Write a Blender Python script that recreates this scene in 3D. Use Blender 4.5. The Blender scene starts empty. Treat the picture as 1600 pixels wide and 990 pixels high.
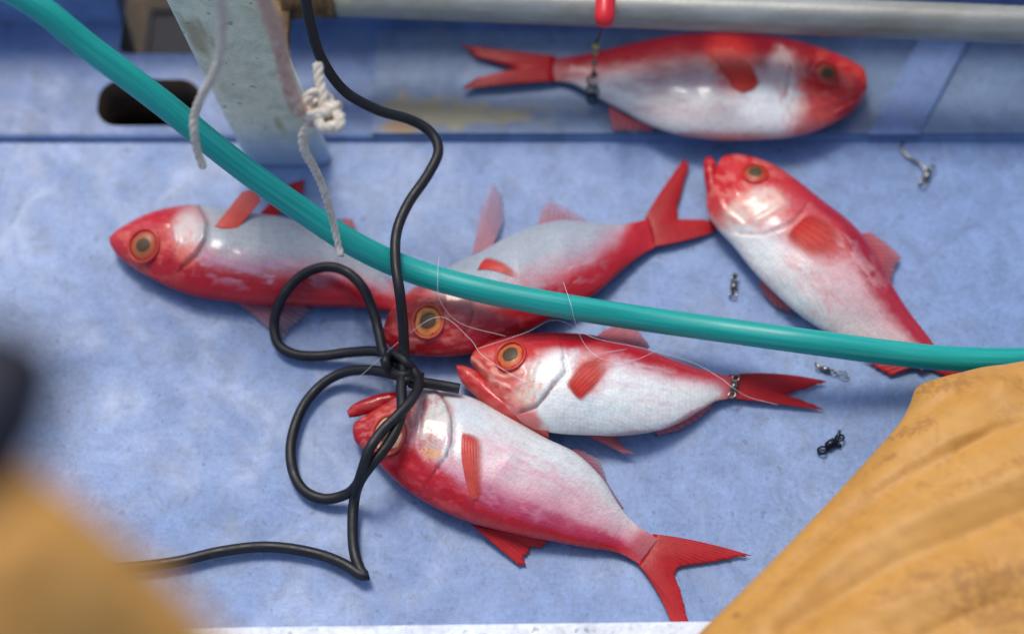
import bpy, bmesh, math, random
import numpy as np
from mathutils import Vector, Matrix
random.seed(7); rng = np.random.default_rng(7)
S = bpy.context.scene
C = S.collection
R = math.radians

# ------------------------------------------------------------------ camera, sky, sun, exposure
PITCH, DIST, LENS = R(62), 1.75, 63.0
cam_loc = np.array([0, -DIST*math.cos(PITCH), DIST*math.sin(PITCH)])
cd = bpy.data.cameras.new('camera'); cam = bpy.data.objects.new('camera', cd); C.objects.link(cam)
cam.location = cam_loc; cam.rotation_euler = (R(90)-PITCH, 0, 0)
cd.lens = LENS; cd.sensor_width = 36; cd.clip_start = .02; cd.clip_end = 200
cd.dof.use_dof = True; cd.dof.focus_distance = 1.64; cd.dof.aperture_fstop = 1.35
S.camera = cam

w = bpy.data.worlds.new('World'); S.world = w; w.use_nodes = True
nt = w.node_tree; bg = nt.nodes['Background']
sky = nt.nodes.new('ShaderNodeTexSky'); sky.sky_type = 'NISHITA'; sky.sun_disc = False
SUN_EL, SUN_AZ = R(62), R(-25)          # azimuth measured from +Y, towards +X
sky.sun_elevation = SUN_EL; sky.sun_rotation = SUN_AZ
sky.air_density = 1.0; sky.dust_density = 3.0; sky.ozone_density = 1.0
nt.links.new(sky.outputs[0], bg.inputs[0]); bg.inputs[1].default_value = .108
sl = bpy.data.lights.new('sun', 'SUN'); so = bpy.data.objects.new('sun', sl); C.objects.link(so)
sl.energy = 1.15; sl.angle = R(17); sl.color = (1, .95, .88)
sd = Vector((math.sin(SUN_AZ)*math.cos(SUN_EL), math.cos(SUN_AZ)*math.cos(SUN_EL), math.sin(SUN_EL)))
so.rotation_euler = (-sd).to_track_quat('-Z', 'Y').to_euler(); so.location = sd*5
vs = S.view_settings
vs.view_transform = 'Standard'; vs.look = 'None'; vs.gamma = 1; vs.use_curve_mapping = False
vs.exposure = 0.58

# ------------------------------------------------------------------ helpers
F_PX = 1600*LENS/36
fw = np.array([0, math.cos(PITCH), -math.sin(PITCH)]); rt = np.array([1., 0, 0]); up = np.cross(rt, fw)
def px(x, y, z=0.0):
    """measured photograph position (1600x990) -> the point at height z above the deck"""
    x = np.asarray(x, float); y = np.asarray(y, float); z = np.asarray(z, float)
    d = fw[None] + ((x.reshape(-1)-800)/F_PX)[:, None]*rt + (-(y.reshape(-1)-495)/F_PX)[:, None]*up
    t = (z.reshape(-1)-cam_loc[2])/d[:, 2]
    p = cam_loc + d*t[:, None]
    return p
def P1(x, y, z=0.0): return px([x], [y], [z])[0]
def proj(P):
    q = np.asarray(P)-cam_loc; d = q @ fw
    return np.stack([800+F_PX*(q @ rt)/d, 495-F_PX*(q @ up)/d], -1)
PXM = DIST/F_PX                                             # metres per pixel near the middle

def cr(pts, n, closed=False):
    """Catmull-Rom resample, uniform in chord length"""
    p = np.asarray(pts, float)
    if len(p) == 2: return p[0]+(p[1]-p[0])*np.linspace(0, 1, n)[:, None]
    q = np.vstack([2*p[0]-p[1], p, 2*p[-1]-p[-2]])
    out = []
    m = 24
    for i in range(1, len(q)-2):
        t = np.linspace(0, 1, m, endpoint=False)[:, None]
        a, b, c, d = q[i-1], q[i], q[i+1], q[i+2]
        out.append(.5*((2*b)+(-a+c)*t+(2*a-5*b+4*c-d)*t*t+(-a+3*b-3*c+d)*t**3))
    out.append(p[-1][None]); o = np.vstack(out)
    s = np.concatenate([[0], np.cumsum(np.linalg.norm(np.diff(o, axis=0), axis=1))])
    u = np.linspace(0, s[-1], n)
    return np.stack([np.interp(u, s, o[:, k]) for k in range(o.shape[1])], 1)

def sstep(a, b, x):
    t = np.clip((x-a)/(b-a), 0, 1); return t*t*(3-2*t)
class Noise:
    def __init__(s, seed): s.g = np.random.default_rng(seed).random((64, 64))
    def __call__(s, x, y):
        xi = np.floor(x).astype(int); yi = np.floor(y).astype(int); fx = x-xi; fy = y-yi
        fx = fx*fx*(3-2*fx); fy = fy*fy*(3-2*fy); g = s.g
        a = g[xi % 64, yi % 64]; b = g[(xi+1) % 64, yi % 64]; c = g[xi % 64, (yi+1) % 64]; d = g[(xi+1) % 64, (yi+1) % 64]
        return (a*(1-fx)+b*fx)*(1-fy)+(c*(1-fx)+d*fx)*fy
    def f(s, x, y, o=3):
        v = 0; a = .5
        for k in range(o): v = v+a*s(x*2**k+k*17, y*2**k+k*5); a *= .5
        return v/(1-.5**o)
NZ = Noise(3)
def dline(X, Y, pts):
    """distance to a polyline and the side (+ left of travel)"""
    best = np.full(X.shape, 1e9); side = np.zeros(X.shape)
    for (x0, y0), (x1, y1) in zip(pts[:-1], pts[1:]):
        dx, dy = x1-x0, y1-y0; L = dx*dx+dy*dy+1e-9
        t = np.clip(((X-x0)*dx+(Y-y0)*dy)/L, 0, 1)
        d = np.hypot(X-x0-t*dx, Y-y0-t*dy); m = d < best
        best = np.where(m, d, best); side = np.where(m, np.sign(dx*(Y-y0)-dy*(X-x0)), side)
    return best, side

def obj(name, verts, faces, mat, parent=None, smooth=True, col=None, uv=None, loc=None):
    me = bpy.data.meshes.new(name)
    v = np.asarray(verts, float)
    if loc is not None: v = v-np.asarray(loc)
    me.from_pydata(v.tolist(), [], [list(map(int, f)) for f in faces])
    if col is not None:
        a = me.color_attributes.new('col', 'FLOAT_COLOR', 'POINT')
        c = np.ones((len(v), 4), np.float32); c[:, :col.shape[1]] = col
        a.data.foreach_set('color', c.ravel())
    if uv is not None:
        l = me.uv_layers.new(name='UVMap')
        idx = np.empty(len(me.loops), np.int32); me.loops.foreach_get('vertex_index', idx)
        l.data.foreach_set('uv', np.asarray(uv, np.float32)[idx].ravel())
    if smooth: me.polygons.foreach_set('use_smooth', [True]*len(me.polygons))
    me.materials.append(mat); me.update()
    bm = bmesh.new(); bm.from_mesh(me); bmesh.ops.recalc_face_normals(bm, faces=bm.faces); bm.to_mesh(me); bm.free()
    o = bpy.data.objects.new(name, me); C.objects.link(o)
    if loc is not None and parent is None: o.location = loc
    if parent is not None: o.parent = parent
    return o
def tag(o, label=None, cat=None, group=None, kind=None):
    if label: o['label'] = label
    if cat: o['category'] = cat
    if group: o['group'] = group
    if kind: o['kind'] = kind
    return o
def thing(name, label, cat, loc, group=None):
    o = bpy.data.objects.new(name, None); C.objects.link(o); o.location = loc; o.empty_display_size = .05
    return tag(o, label, cat, group)
def grid_faces(n, m, wrap=False):
    f = []
    for i in range(n-1):
        for j in range(m if wrap else m-1):
            k = (j+1) % m
            f.append((i*m+j, i*m+k, (i+1)*m+k, (i+1)*m+j))
    return f
def tube_data(path, rad, k=12, cap=True):
    p = np.asarray(path, float); n = len(p); rad = np.broadcast_to(rad, (n,))
    t = np.gradient(p, axis=0); t /= np.linalg.norm(t, axis=1)[:, None]+1e-12
    ref = np.array([0, 0, 1.]) if abs(t[0][2]) < .9 else np.array([1., 0, 0])
    nrm = np.cross(t[0], ref); nrm /= np.linalg.norm(nrm); V = []
    for i in range(n):
        nrm = nrm-t[i]*nrm.dot(t[i]); nrm /= np.linalg.norm(nrm)+1e-12; b = np.cross(t[i], nrm)
        for j in range(k):
            a = 2*math.pi*j/k; V.append(p[i]+rad[i]*(math.cos(a)*nrm+math.sin(a)*b))
    F = grid_faces(n, k, True)
    if cap: F += [tuple(range(k))[::-1], tuple(range((n-1)*k, n*k))]
    return np.array(V), F
def join(*parts):
    V = []; F = []; o = 0
    for v, f in parts:
        V.append(np.asarray(v, float)); F += [tuple(i+o for i in q) for q in f]; o += len(v)
    return np.vstack(V), F
def box_data(x0, x1, y0, y1, z0, z1, bev=.0):
    bm = bmesh.new(); bmesh.ops.create_cube(bm, size=1)
    for v in bm.verts: v.co = Vector(((x0+x1)/2+v.co.x*(x1-x0), (y0+y1)/2+v.co.y*(y1-y0), (z0+z1)/2+v.co.z*(z1-z0)))
    if bev: bmesh.ops.bevel(bm, geom=bm.edges[:], offset=bev, segments=3, profile=.5, affect='EDGES')
    bm.verts.index_update()
    v = np.array([x.co[:] for x in bm.verts]); f = [tuple(q.index for q in g.verts) for g in bm.faces]; bm.free()
    return v, f
def lathe(prof, k=16, origin=(0, 0, 0), axis=(0, 0, 1)):
    q = Vector((0, 0, 1)).rotation_difference(Vector(axis).normalized()).to_matrix(); V = []
    for r, z in prof:
        for j in range(k):
            a = 2*math.pi*j/k; p = q @ Vector((r*math.cos(a), r*math.sin(a), z)); V.append((p.x+origin[0], p.y+origin[1], p.z+origin[2]))
    n = len(prof)
    return np.array(V), grid_faces(n, k, True)+[tuple(range(k))[::-1], tuple(range((n-1)*k, n*k))]

# ------------------------------------------------------------------ materials
def mat(name, base=(.5, .5, .5), rough=.5, metal=0, coat=0, sss=0, spec=.5, trans=0):
    m = bpy.data.materials.new(name); m.use_nodes = True
    b = m.node_tree.nodes['Principled BSDF']
    b.inputs['Base Color'].default_value = (*base, 1); b.inputs['Roughness'].default_value = rough
    b.inputs['Metallic'].default_value = metal; b.inputs['Coat Weight'].default_value = coat
    b.inputs['Coat Roughness'].default_value = .10
    b.inputs['Subsurface Weight'].default_value = sss; b.inputs['Specular IOR Level'].default_value = spec
    b.inputs['Subsurface Radius'].default_value = (.01, .005, .004); b.inputs['Transmission Weight'].default_value = trans
    b.inputs['Subsurface Scale'].default_value = .5
    return m, m.node_tree, b
def N(nt, t, **kw):
    n = nt.nodes.new(t)
    for k, v in kw.items():
        if k in n.inputs.keys(): n.inputs[k].default_value = v
        else: setattr(n, k, v)
    return n
def noise(nt, scale, detail=4, rough=.55, coord='Object', dist=0, stretch=None):
    tc = N(nt, 'ShaderNodeTexCoord'); src = tc.outputs[coord]
    if stretch:
        mp = N(nt, 'ShaderNodeMapping'); mp.inputs['Scale'].default_value = stretch; nt.links.new(src, mp.inputs[0]); src = mp.outputs[0]
    n = N(nt, 'ShaderNodeTexNoise', Scale=scale, Detail=detail, Roughness=rough, Distortion=dist)
    nt.links.new(src, n.inputs['Vector']); return n.outputs['Fac']
def ramp(nt, fac, stops):
    r = N(nt, 'ShaderNodeValToRGB'); e = r.color_ramp.elements
    while len(e) < len(stops): e.new(.5)
    for i, (p, c) in enumerate(stops):
        e[i].position = p; e[i].color = (*c, 1) if len(c) == 3 else c
    nt.links.new(fac, r.inputs[0]); return r.outputs[0]
def mix(nt, fac, a, b, mode='MIX'):
    n = N(nt, 'ShaderNodeMix', data_type='RGBA', blend_type=mode)
    for s, v in ((0, fac), (6, a), (7, b)):
        if isinstance(v, (int, float)): n.inputs[s].default_value = v
        elif isinstance(v, tuple): n.inputs[s].default_value = (*v, 1)
        else: nt.links.new(v, n.inputs[s])
    return n.outputs[2]
def bump(nt, b, h, strength=.3, dist=.001, prev=None):
    n = N(nt, 'ShaderNodeBump', Strength=strength, Distance=dist); nt.links.new(h, n.inputs['Height'])
    if prev: nt.links.new(prev, n.inputs['Normal'])
    nt.links.new(n.outputs[0], b.inputs['Normal']); return n.outputs[0]
def grey(v): return (v, v, v)

# painted deck: worn pale blue fibreglass with fine speckle, dirt and scratches
def painted(name, base, dark, light, grime=.35, use_col=False, rough=.44, fine_=.75):
    m, nt, b = mat(name, base, rough)
    big = ramp(nt, noise(nt, 5, 5, .6), [(.3, dark), (.5, base), (.72, light)])
    fine = ramp(nt, noise(nt, 210, 3, .7), [(.30, grey(.66)), (.46, grey(1)), (.56, grey(1)), (.70, grey(1.26))])
    c = mix(nt, fine_, big, fine, 'MULTIPLY')
    mid = ramp(nt, noise(nt, 38, 6, .7, dist=.6), [(.34, grey(.72)), (.48, grey(1)), (.62, grey(1.22))])
    c = mix(nt, .7, c, mid, 'MULTIPLY')
    sp = ramp(nt, noise(nt, 85, 2, .5), [(.29, grey(1)), (.33, grey(0))])
    c = mix(nt, mix(nt, 1., sp, grey(.55), 'MULTIPLY'), c, (.10, .12, .20))
    gr = ramp(nt, noise(nt, 9, 6, .65, dist=1.2), [(.56, grey(0)), (.72, grey(grime))])
    c = mix(nt, gr, c, (.19, .22, .27))
    sc = ramp(nt, noise(nt, 60, 2, .5, stretch=(1, .06, 1), dist=.4), [(.68, grey(0)), (.72, grey(.5))])
    c = mix(nt, sc, c, light)
    if use_col:
        a = N(nt, 'ShaderNodeVertexColor', layer_name='col'); sepa = a.outputs['Alpha']
        c = mix(nt, sepa, c, a.outputs['Color'])
    nt.links.new(c, b.inputs['Base Color'])
    nt.links.new(ramp(nt, noise(nt, 11, 5, .65, dist=.8), [(.36, grey(rough-.07)), (.52, grey(rough+.04)), (.7, grey(rough+.14))]), b.inputs['Roughness'])
    n1 = bump(nt, b, noise(nt, 240, 3, .6), .3, .0006)
    bump(nt, b, noise(nt, 30, 4, .6), .14, .002, n1)
    return m
M = {}
M['deck'] = painted('deck_paint', (.172, .265, .475), (.142, .232, .435), (.225, .325, .535), .42)
M['ledge'] = painted('ledge_shade_paint', (.10, .175, .36), (.08, .145, .32), (.135, .215, .41), .40, True, .44, .45)  # darker than the deck, putting the rail's shade into the colour
M['wall'] = painted('wall_paint', (.12, .20, .42), (.09, .16, .36), (.15, .24, .46), .45)
M['plate'] = painted('plate_paint', (.115, .185, .31), (.09, .155, .28), (.15, .225, .36), .4, True, .44, .45)
M['post'] = painted('post_paint', (.76, .78, .58), (.69, .72, .52), (.82, .84, .66), .35, True, .5, .3)
M['rib'] = painted('rib_paint', (.112, .188, .375), (.09, .155, .335), (.145, .225, .42), .35, False, .44, .45)
M['white'] = painted('white_paint', (.68, .74, .82), (.60, .66, .76), (.78, .82, .86), .30)
M['dark'], nt, b = mat('dark_void', (.02, .014, .008), .75)  # near-black brown standing in for shade inside the openings
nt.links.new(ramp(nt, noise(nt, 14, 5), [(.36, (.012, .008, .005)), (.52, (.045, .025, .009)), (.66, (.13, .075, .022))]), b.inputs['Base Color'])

# fish skin: traced colour pattern, scale relief, wet coat
def fish_skin():
    m, nt, b = mat('fish_skin', (.7, .7, .7), .36, 0, .42, .05, .30)
    a = N(nt, 'ShaderNodeVertexColor', layer_name='col')
    mott = ramp(nt, noise(nt, 160, 4, .7), [(.3, grey(.93)), (.5, grey(1)), (.75, grey(1.03))])
    c = mix(nt, .8, a.outputs['Color'], mott, 'MULTIPLY')
    tc = N(nt, 'ShaderNodeTexCoord')
    mp = N(nt, 'ShaderNodeMapping'); mp.inputs['Scale'].default_value = (1, 1.25, 1); nt.links.new(tc.outputs['UV'], mp.inputs[0])
    vo = N(nt, 'ShaderNodeTexVoronoi', Scale=260.0, Randomness=.55); nt.links.new(mp.outputs[0], vo.inputs['Vector'])
    sc = ramp(nt, vo.outputs['Distance'], [(.0, grey(1.04)), (.45, grey(1)), (.8, grey(.84))])
    c = mix(nt, mix(nt, 1., a.outputs['Alpha'], grey(.85), 'MULTIPLY'), c, mix(nt, 1., c, sc, 'MULTIPLY'))
    nt.links.new(c, b.inputs['Base Color'])
    nt.links.new(ramp(nt, noise(nt, 70, 3), [(.3, grey(.26)), (.7, grey(.46))]), b.inputs['Roughness'])
    bn = N(nt, 'ShaderNodeBump', Strength=.38, Distance=.0007); nt.links.new(vo.outputs['Distance'], bn.inputs['Height']); bn.invert = True
    b2 = N(nt, 'ShaderNodeBump', Strength=.34, Distance=.0018); nt.links.new(noise(nt, 75, 5, .65), b2.inputs['Height'])
    nt.links.new(bn.outputs[0], b2.inputs['Normal']); nt.links.new(b2.outputs[0], b.inputs['Normal'])
    return m
M['fish'] = fish_skin()
def fin_mat(name, col, edge, alpha, tl_=.18):
    m, nt, b = mat(name, col, .38, 0, .10, 0, .2)
    tc = N(nt, 'ShaderNodeTexCoord'); sp = N(nt, 'ShaderNodeSeparateXYZ'); nt.links.new(tc.outputs['UV'], sp.inputs[0])
    wv = N(nt, 'ShaderNodeMath', operation='SINE'); mu = N(nt, 'ShaderNodeMath', operation='MULTIPLY'); mu.inputs[1].default_value = 2*math.pi
    nt.links.new(sp.outputs[0], mu.inputs[0]); nt.links.new(mu.outputs[0], wv.inputs[0])
    ad = N(nt, 'ShaderNodeMath', operation='MULTIPLY_ADD'); ad.inputs[1].default_value = .5; ad.inputs[2].default_value = .5; nt.links.new(wv.outputs[0], ad.inputs[0])
    c = mix(nt, sp.outputs[1], col, edge)
    ray = ramp(nt, ad.outputs[0], [(.0, grey(.88)), (.6, grey(1)), (1, grey(1.05))])
    c = mix(nt, .8, c, ray, 'MULTIPLY')
    c = mix(nt, .7, c, ramp(nt, noise(nt, 120, 4, .7), [(.3, grey(.75)), (.6, grey(1.05))]), 'MULTIPLY')
    nt.links.new(c, b.inputs['Base Color'])
    bump(nt, b, noise(nt, 220, 3), .3, .0006)
    tl = N(nt, 'ShaderNodeBsdfTranslucent'); nt.links.new(c, tl.inputs[0])
    ms = N(nt, 'ShaderNodeMixShader'); ms.inputs[0].default_value = tl_
    nt.links.new(b.outputs[0], ms.inputs[1]); nt.links.new(tl.outputs[0], ms.inputs[2])
    tr = N(nt, 'ShaderNodeBsdfTransparent'); m2 = N(nt, 'ShaderNodeMixShader')
    # membrane between the rays thins out towards the edge
    al = N(nt, 'ShaderNodeMapRange'); al.inputs['From Min'].default_value = 0; al.inputs['From Max'].default_value = 1
    al.inputs['To Min'].default_value = alpha*.35; al.inputs['To Max'].default_value = alpha; nt.links.new(sp.outputs[1], al.inputs[0])
    inv = N(nt, 'ShaderNodeMath', operation='MULTIPLY'); nt.links.new(al.outputs[0], inv.inputs[0])
    rr = ramp(nt, ad.outputs[0], [(0, grey(1)), (.8, grey(.6))]); nt.links.new(rr, inv.inputs[1])
    vc = N(nt, 'ShaderNodeVertexColor', layer_name='col'); sr = N(nt, 'ShaderNodeSeparateColor'); nt.links.new(vc.outputs['Color'], sr.inputs[0])
    o1 = N(nt, 'ShaderNodeMath', operation='SUBTRACT'); o1.inputs[0].default_value = 1; nt.links.new(inv.outputs[0], o1.inputs[1])
    o2 = N(nt, 'ShaderNodeMath', operation='MULTIPLY'); nt.links.new(o1.outputs[0], o2.inputs[0]); nt.links.new(sr.outputs[0], o2.inputs[1])
    o3 = N(nt, 'ShaderNodeMath', operation='SUBTRACT'); o3.inputs[0].default_value = 1; nt.links.new(o2.outputs[0], o3.inputs[1])
    nt.links.new(o3.outputs[0], m2.inputs[0]); nt.links.new(ms.outputs[0], m2.inputs[1]); nt.links.new(tr.outputs[0], m2.inputs[2])
    nt.links.new(m2.outputs[0], nt.nodes['Material Output'].inputs[0])
    return m
M['fin_red'] = fin_mat('fin_red', (.46, .008, .016), (.58, .03, .035), .20)
M['fin_deep'] = fin_mat('fin_deep', (.34, .004, .010), (.44, .010, .018), .18, .10)
M['fin_orange'] = fin_mat('fin_orange', (.62, .026, .016), (.66, .10, .08), .30, .03)
M['fin_rose'] = fin_mat('fin_rose', (.56, .09, .10), (.58, .20, .22), .45)
M['fin_pale'] = fin_mat('fin_pale', (.55, .24, .27), (.52, .38, .50), .80)
M['fin_grey'] = fin_mat('fin_grey', (.45, .10, .13), (.46, .33, .42), .65)
m, nt, b = mat('eye_iris', (.6, .3, .1), .45, 0, .05)
a = N(nt, 'ShaderNodeVertexColor', layer_name='col'); nt.links.new(mix(nt, .6, a.outputs[0], ramp(nt, noise(nt, 350, 3), [(.3, grey(.7)), (.7, grey(1.1))]), 'MULTIPLY'), b.inputs['Base Color'])
M['eye'] = m
M['pupil'] = mat('eye_pupil', (.075, .045, .02), .5, 0, .05, 0, .3)[0]
m, nt, b = mat('hose_pvc', (.006, .30, .27), .40, 0, 0, .35)
tc = N(nt, 'ShaderNodeTexCoord'); sp = N(nt, 'ShaderNodeSeparateXYZ'); nt.links.new(tc.outputs['UV'], sp.inputs[0])
wv = N(nt, 'ShaderNodeTexNoise', Scale=12.0, Detail=2.0); mp = N(nt, 'ShaderNodeMapping'); mp.inputs['Scale'].default_value = (1, .03, 1)
nt.links.new(tc.outputs['UV'], mp.inputs[0]); nt.links.new(mp.outputs[0], wv.inputs['Vector'])
c = ramp(nt, wv.outputs['Fac'], [(.32, (.003, .31, .275)), (.5, (.004, .36, .32)), (.68, (.025, .42, .375))])
c = mix(nt, .5, c, ramp(nt, noise(nt, 16, 3, .6), [(.3, grey(.88)), (.7, grey(1.05))]), 'MULTIPLY')
nt.links.new(c, b.inputs['Base Color']); M['hose'] = m
m, nt, b = mat('black_rubber', (.010, .010, .014), .32)
nt.links.new(ramp(nt, noise(nt, 60, 5, .7), [(.3, (.003, .003, .005)), (.62, (.007, .007, .011)), (.8, (.03, .03, .035))]), b.inputs['Base Color'])
nt.links.new(ramp(nt, noise(nt, 90, 3), [(.3, grey(.38)), (.7, grey(.6))]), b.inputs['Roughness']); bump(nt, b, noise(nt, 300, 3), .25, .0006); M['cord'] = m
m, nt, b = mat('white_rope', (.62, .60, .55), .8)
nt.links.new(ramp(nt, noise(nt, 130, 4, .7), [(.3, (.50, .42, .35)), (.5, (.66, .60, .50)), (.7, (.80, .77, .68))]), b.inputs['Base Color'])
bump(nt, b, noise(nt, 900, 2, stretch=(1, 1, 3)), .5, .0008); M['rope'] = m
m, nt, b = mat('pink_rope', (.55, .46, .42), .8)
nt.links.new(ramp(nt, noise(nt, 130, 4, .7), [(.3, (.42, .25, .19)), (.5, (.60, .40, .31)), (.7, (.76, .60, .49))]), b.inputs['Base Color'])
bump(nt, b, noise(nt, 900, 2), .5, .0008); M['rope_pink'] = m
m, nt, b = mat('pipe_metal', (.42, .43, .39), .38, .35)
c = ramp(nt, noise(nt, 26, 6, .7, stretch=(.25, 1, 1)), [(.3, (.20, .195, .165)), (.5, (.30, .305, .275)), (.7, (.40, .415, .39))])
c = mix(nt, ramp(nt, noise(nt, 14, 6, .7), [(.56, grey(0)), (.75, grey(.7))]), c, (.27, .24, .15))
nt.links.new(c, b.inputs['Base Color']); bump(nt, b, noise(nt, 150, 4), .3, .0008); M['pipe'] = m
m, nt, b = mat('rusty_sleeve', (.12, .07, .03), .7, .2)
nt.links.new(ramp(nt, noise(nt, 40, 6, .7), [(.35, (.03, .018, .012)), (.5, (.11, .06, .025)), (.68, (.26, .17, .07))]), b.inputs['Base Color'])
bump(nt, b, noise(nt, 120, 4), .6, .002); M['rust'] = m
m, nt, b = mat('steel_tackle', (.35, .36, .35), .25, .9)
nt.links.new(ramp(nt, noise(nt, 200, 3), [(.35, (.10, .10, .09)), (.6, (.36, .37, .36))]), b.inputs['Base Color']); M['steel'] = m
M['brass'] = mat('brass_bead', (.42, .38, .16), .35, .6)[0]
M['blacksteel'] = mat('black_nickel', (.018, .022, .035), .3, .7)[0]
m, nt, b = mat('red_plastic', (.72, .008, .02), .35, 0, .3, .1); M['redplastic'] = m
m, nt, b = mat('monofilament', (.80, .82, .84), .15, 0, .3, 0, .5, 0)
tr = N(nt, 'ShaderNodeBsdfTransparent'); ms = N(nt, 'ShaderNodeMixShader'); ms.inputs[0].default_value = .6
nt.links.new(b.outputs[0], ms.inputs[1]); nt.links.new(tr.outputs[0], ms.inputs[2]); nt.links.new(ms.outputs[0], nt.nodes['Material Output'].inputs[0]); M['mono'] = m
def oilskin(name, spots):
    m, nt, b = mat(name, (.55, .27, .05), .55, 0, .0, .04)
    c = ramp(nt, noise(nt, 7, 5, .6), [(.3, (.48, .225, .038)), (.5, (.54, .265, .05)), (.7, (.58, .30, .075))])
    c = mix(nt, .6, c, ramp(nt, noise(nt, 70, 4, .7), [(.3, grey(.84)), (.6, grey(1.04))]), 'MULTIPLY')
    st = ramp(nt, noise(nt, 26, 7, .72, dist=1.5), [(.54, grey(0)), (.68, grey(spots))]); c = mix(nt, st, c, (.25, .08, .02))
    st = ramp(nt, noise(nt, 58, 3, .6), [(.70, grey(0)), (.76, grey(spots))]); c = mix(nt, st, c, (.10, .05, .03))
    st = ramp(nt, noise(nt, 12, 5, .65, dist=.8), [(.58, grey(0)), (.75, grey(.5*spots))]); c = mix(nt, st, c, (.36, .22, .09))
    a = N(nt, 'ShaderNodeVertexColor', layer_name='col'); c = mix(nt, a.outputs['Alpha'], c, a.outputs['Color'])
    nt.links.new(c, b.inputs['Base Color'])
    n1 = bump(nt, b, noise(nt, 260, 3), .25, .0008); bump(nt, b, noise(nt, 22, 4, .6), .12, .004, n1)
    return m
M['oil'] = oilskin('oilskin', .35); M['oil2'] = oilskin('oilskin_clean', .25)

# ------------------------------------------------------------------ the setting
def sheet(name, x0, x1, y0, y1, z, m, nx=2, ny=2, col=None, parent=None):
    X, Y = np.meshgrid(np.linspace(x0, x1, nx), np.linspace(y0, y1, ny), indexing='ij')
    V = np.stack([X.ravel(), Y.ravel(), np.full(X.size, z)], 1)
    return V, grid_faces(nx, ny)
SEAM = P1(800, 222)[1]                  # where the deck meets the raised ledge
WALLY = P1(800, 44)[1]
EDGE = P1(800, 974, .03)[1]
XL, XR = -1.6, 1.6
v, f = box_data(XL, XR, EDGE-.6, SEAM+.02, -.05, 0)
tag(obj('deck', v, f, M['deck'], smooth=False), kind='structure')
v, f = box_data(XL, XR, SEAM-.2, WALLY+.6, -.25, -.20)
tag(obj('hull_light_block', v, f, M['dark'], smooth=False), kind='structure')  # added dark slab, stops light leaking up through the openings

# ledge: gridded top so that stains can be painted on it, with two openings cut through
LZ = .007
v, f = box_data(XL, XR, SEAM, WALLY+.015, -.12, LZ, .006)
ledge = obj('side_ledge', v, f, M['ledge'], smooth=False); tag(ledge, kind='structure')
v, f = box_data(XL, XR, WALLY, WALLY+.05, LZ-.002, .12, .004)
wall = obj('bulwark_wall', v, f, M['wall'], smooth=False)
tag(wall, 'shaded blue painted bulwark wall behind the grey pipe', 'wall')
def cut(target, v, f):
    c = obj('cutter', v, f, M['dark']); md = target.modifiers.new('b', 'BOOLEAN'); md.object = c; md.operation = 'DIFFERENCE'; md.solver = 'EXACT'
    dg = bpy.context.evaluated_depsgraph_get(); me = bpy.data.meshes.new_from_object(target.evaluated_get(dg))
    target.modifiers.clear(); target.data = me
    bpy.data.objects.remove(c)
def slot_data(p0, p1, z0, z1, r, n=14, k=4):
    """upright prism with a rounded-rectangle plan between corners p0, p1"""
    x0, y0 = p0; x1, y1 = p1; pts = []
    for cx, cy, a0 in ((x1-r, y1-r, 0), (x0+r, y1-r, 90), (x0+r, y0+r, 180), (x1-r, y0+r, 270)):
        for i in range(k+4):
            a = R(a0+90*i/(k+3)); pts.append((cx+r*math.cos(a), cy+r*math.sin(a)))
    n = len(pts); V = [(x, y, z0) for x, y in pts]+[(x, y, z1) for x, y in pts]
    F = [tuple(range(n))[::-1], tuple(range(n, 2*n))]+[(i, (i+1) % n, n+(i+1) % n, n+i) for i in range(n)]
    return np.array(V), F
a0 = P1(148, 197, LZ); a1 = P1(316, 124, LZ)
cut(ledge, *slot_data((a0[0], a0[1]), (a1[0], a1[1]), -.3, .1, .024))
b0 = P1(186, 84, LZ); b1 = P1(330, 84, LZ)
cut(ledge, *slot_data((b0[0], b0[1]), (b1[0], WALLY+.2), -.3, .1, .008))
cut(wall, *box_data(b0[0], b1[0], WALLY-.1, WALLY+.1, -.1, .09))
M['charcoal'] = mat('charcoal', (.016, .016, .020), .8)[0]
ledge.data.materials.append(M['dark']); ledge.data.materials.append(M['charcoal'])  # cut walls coloured dark to imitate shade inside the openings
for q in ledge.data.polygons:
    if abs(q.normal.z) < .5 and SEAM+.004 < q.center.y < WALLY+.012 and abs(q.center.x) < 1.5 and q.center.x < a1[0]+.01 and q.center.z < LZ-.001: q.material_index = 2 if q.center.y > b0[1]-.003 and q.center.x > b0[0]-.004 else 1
ledge.data.update()
# pockets below the two openings, coloured near-black to imitate their inner shade
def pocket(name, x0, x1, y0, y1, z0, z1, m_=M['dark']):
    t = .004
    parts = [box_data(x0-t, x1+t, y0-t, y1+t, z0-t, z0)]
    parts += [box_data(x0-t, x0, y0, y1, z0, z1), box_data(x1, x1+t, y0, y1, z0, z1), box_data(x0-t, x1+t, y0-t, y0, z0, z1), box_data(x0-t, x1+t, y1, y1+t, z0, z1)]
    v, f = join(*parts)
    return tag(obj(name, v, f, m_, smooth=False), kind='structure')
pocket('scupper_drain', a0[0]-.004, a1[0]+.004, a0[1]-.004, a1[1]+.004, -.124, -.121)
pocket('freeing_port', b0[0]-.004, b1[0]+.004, b0[1]-.004, WALLY+.12, -.130, -.125, M['charcoal'])
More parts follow.
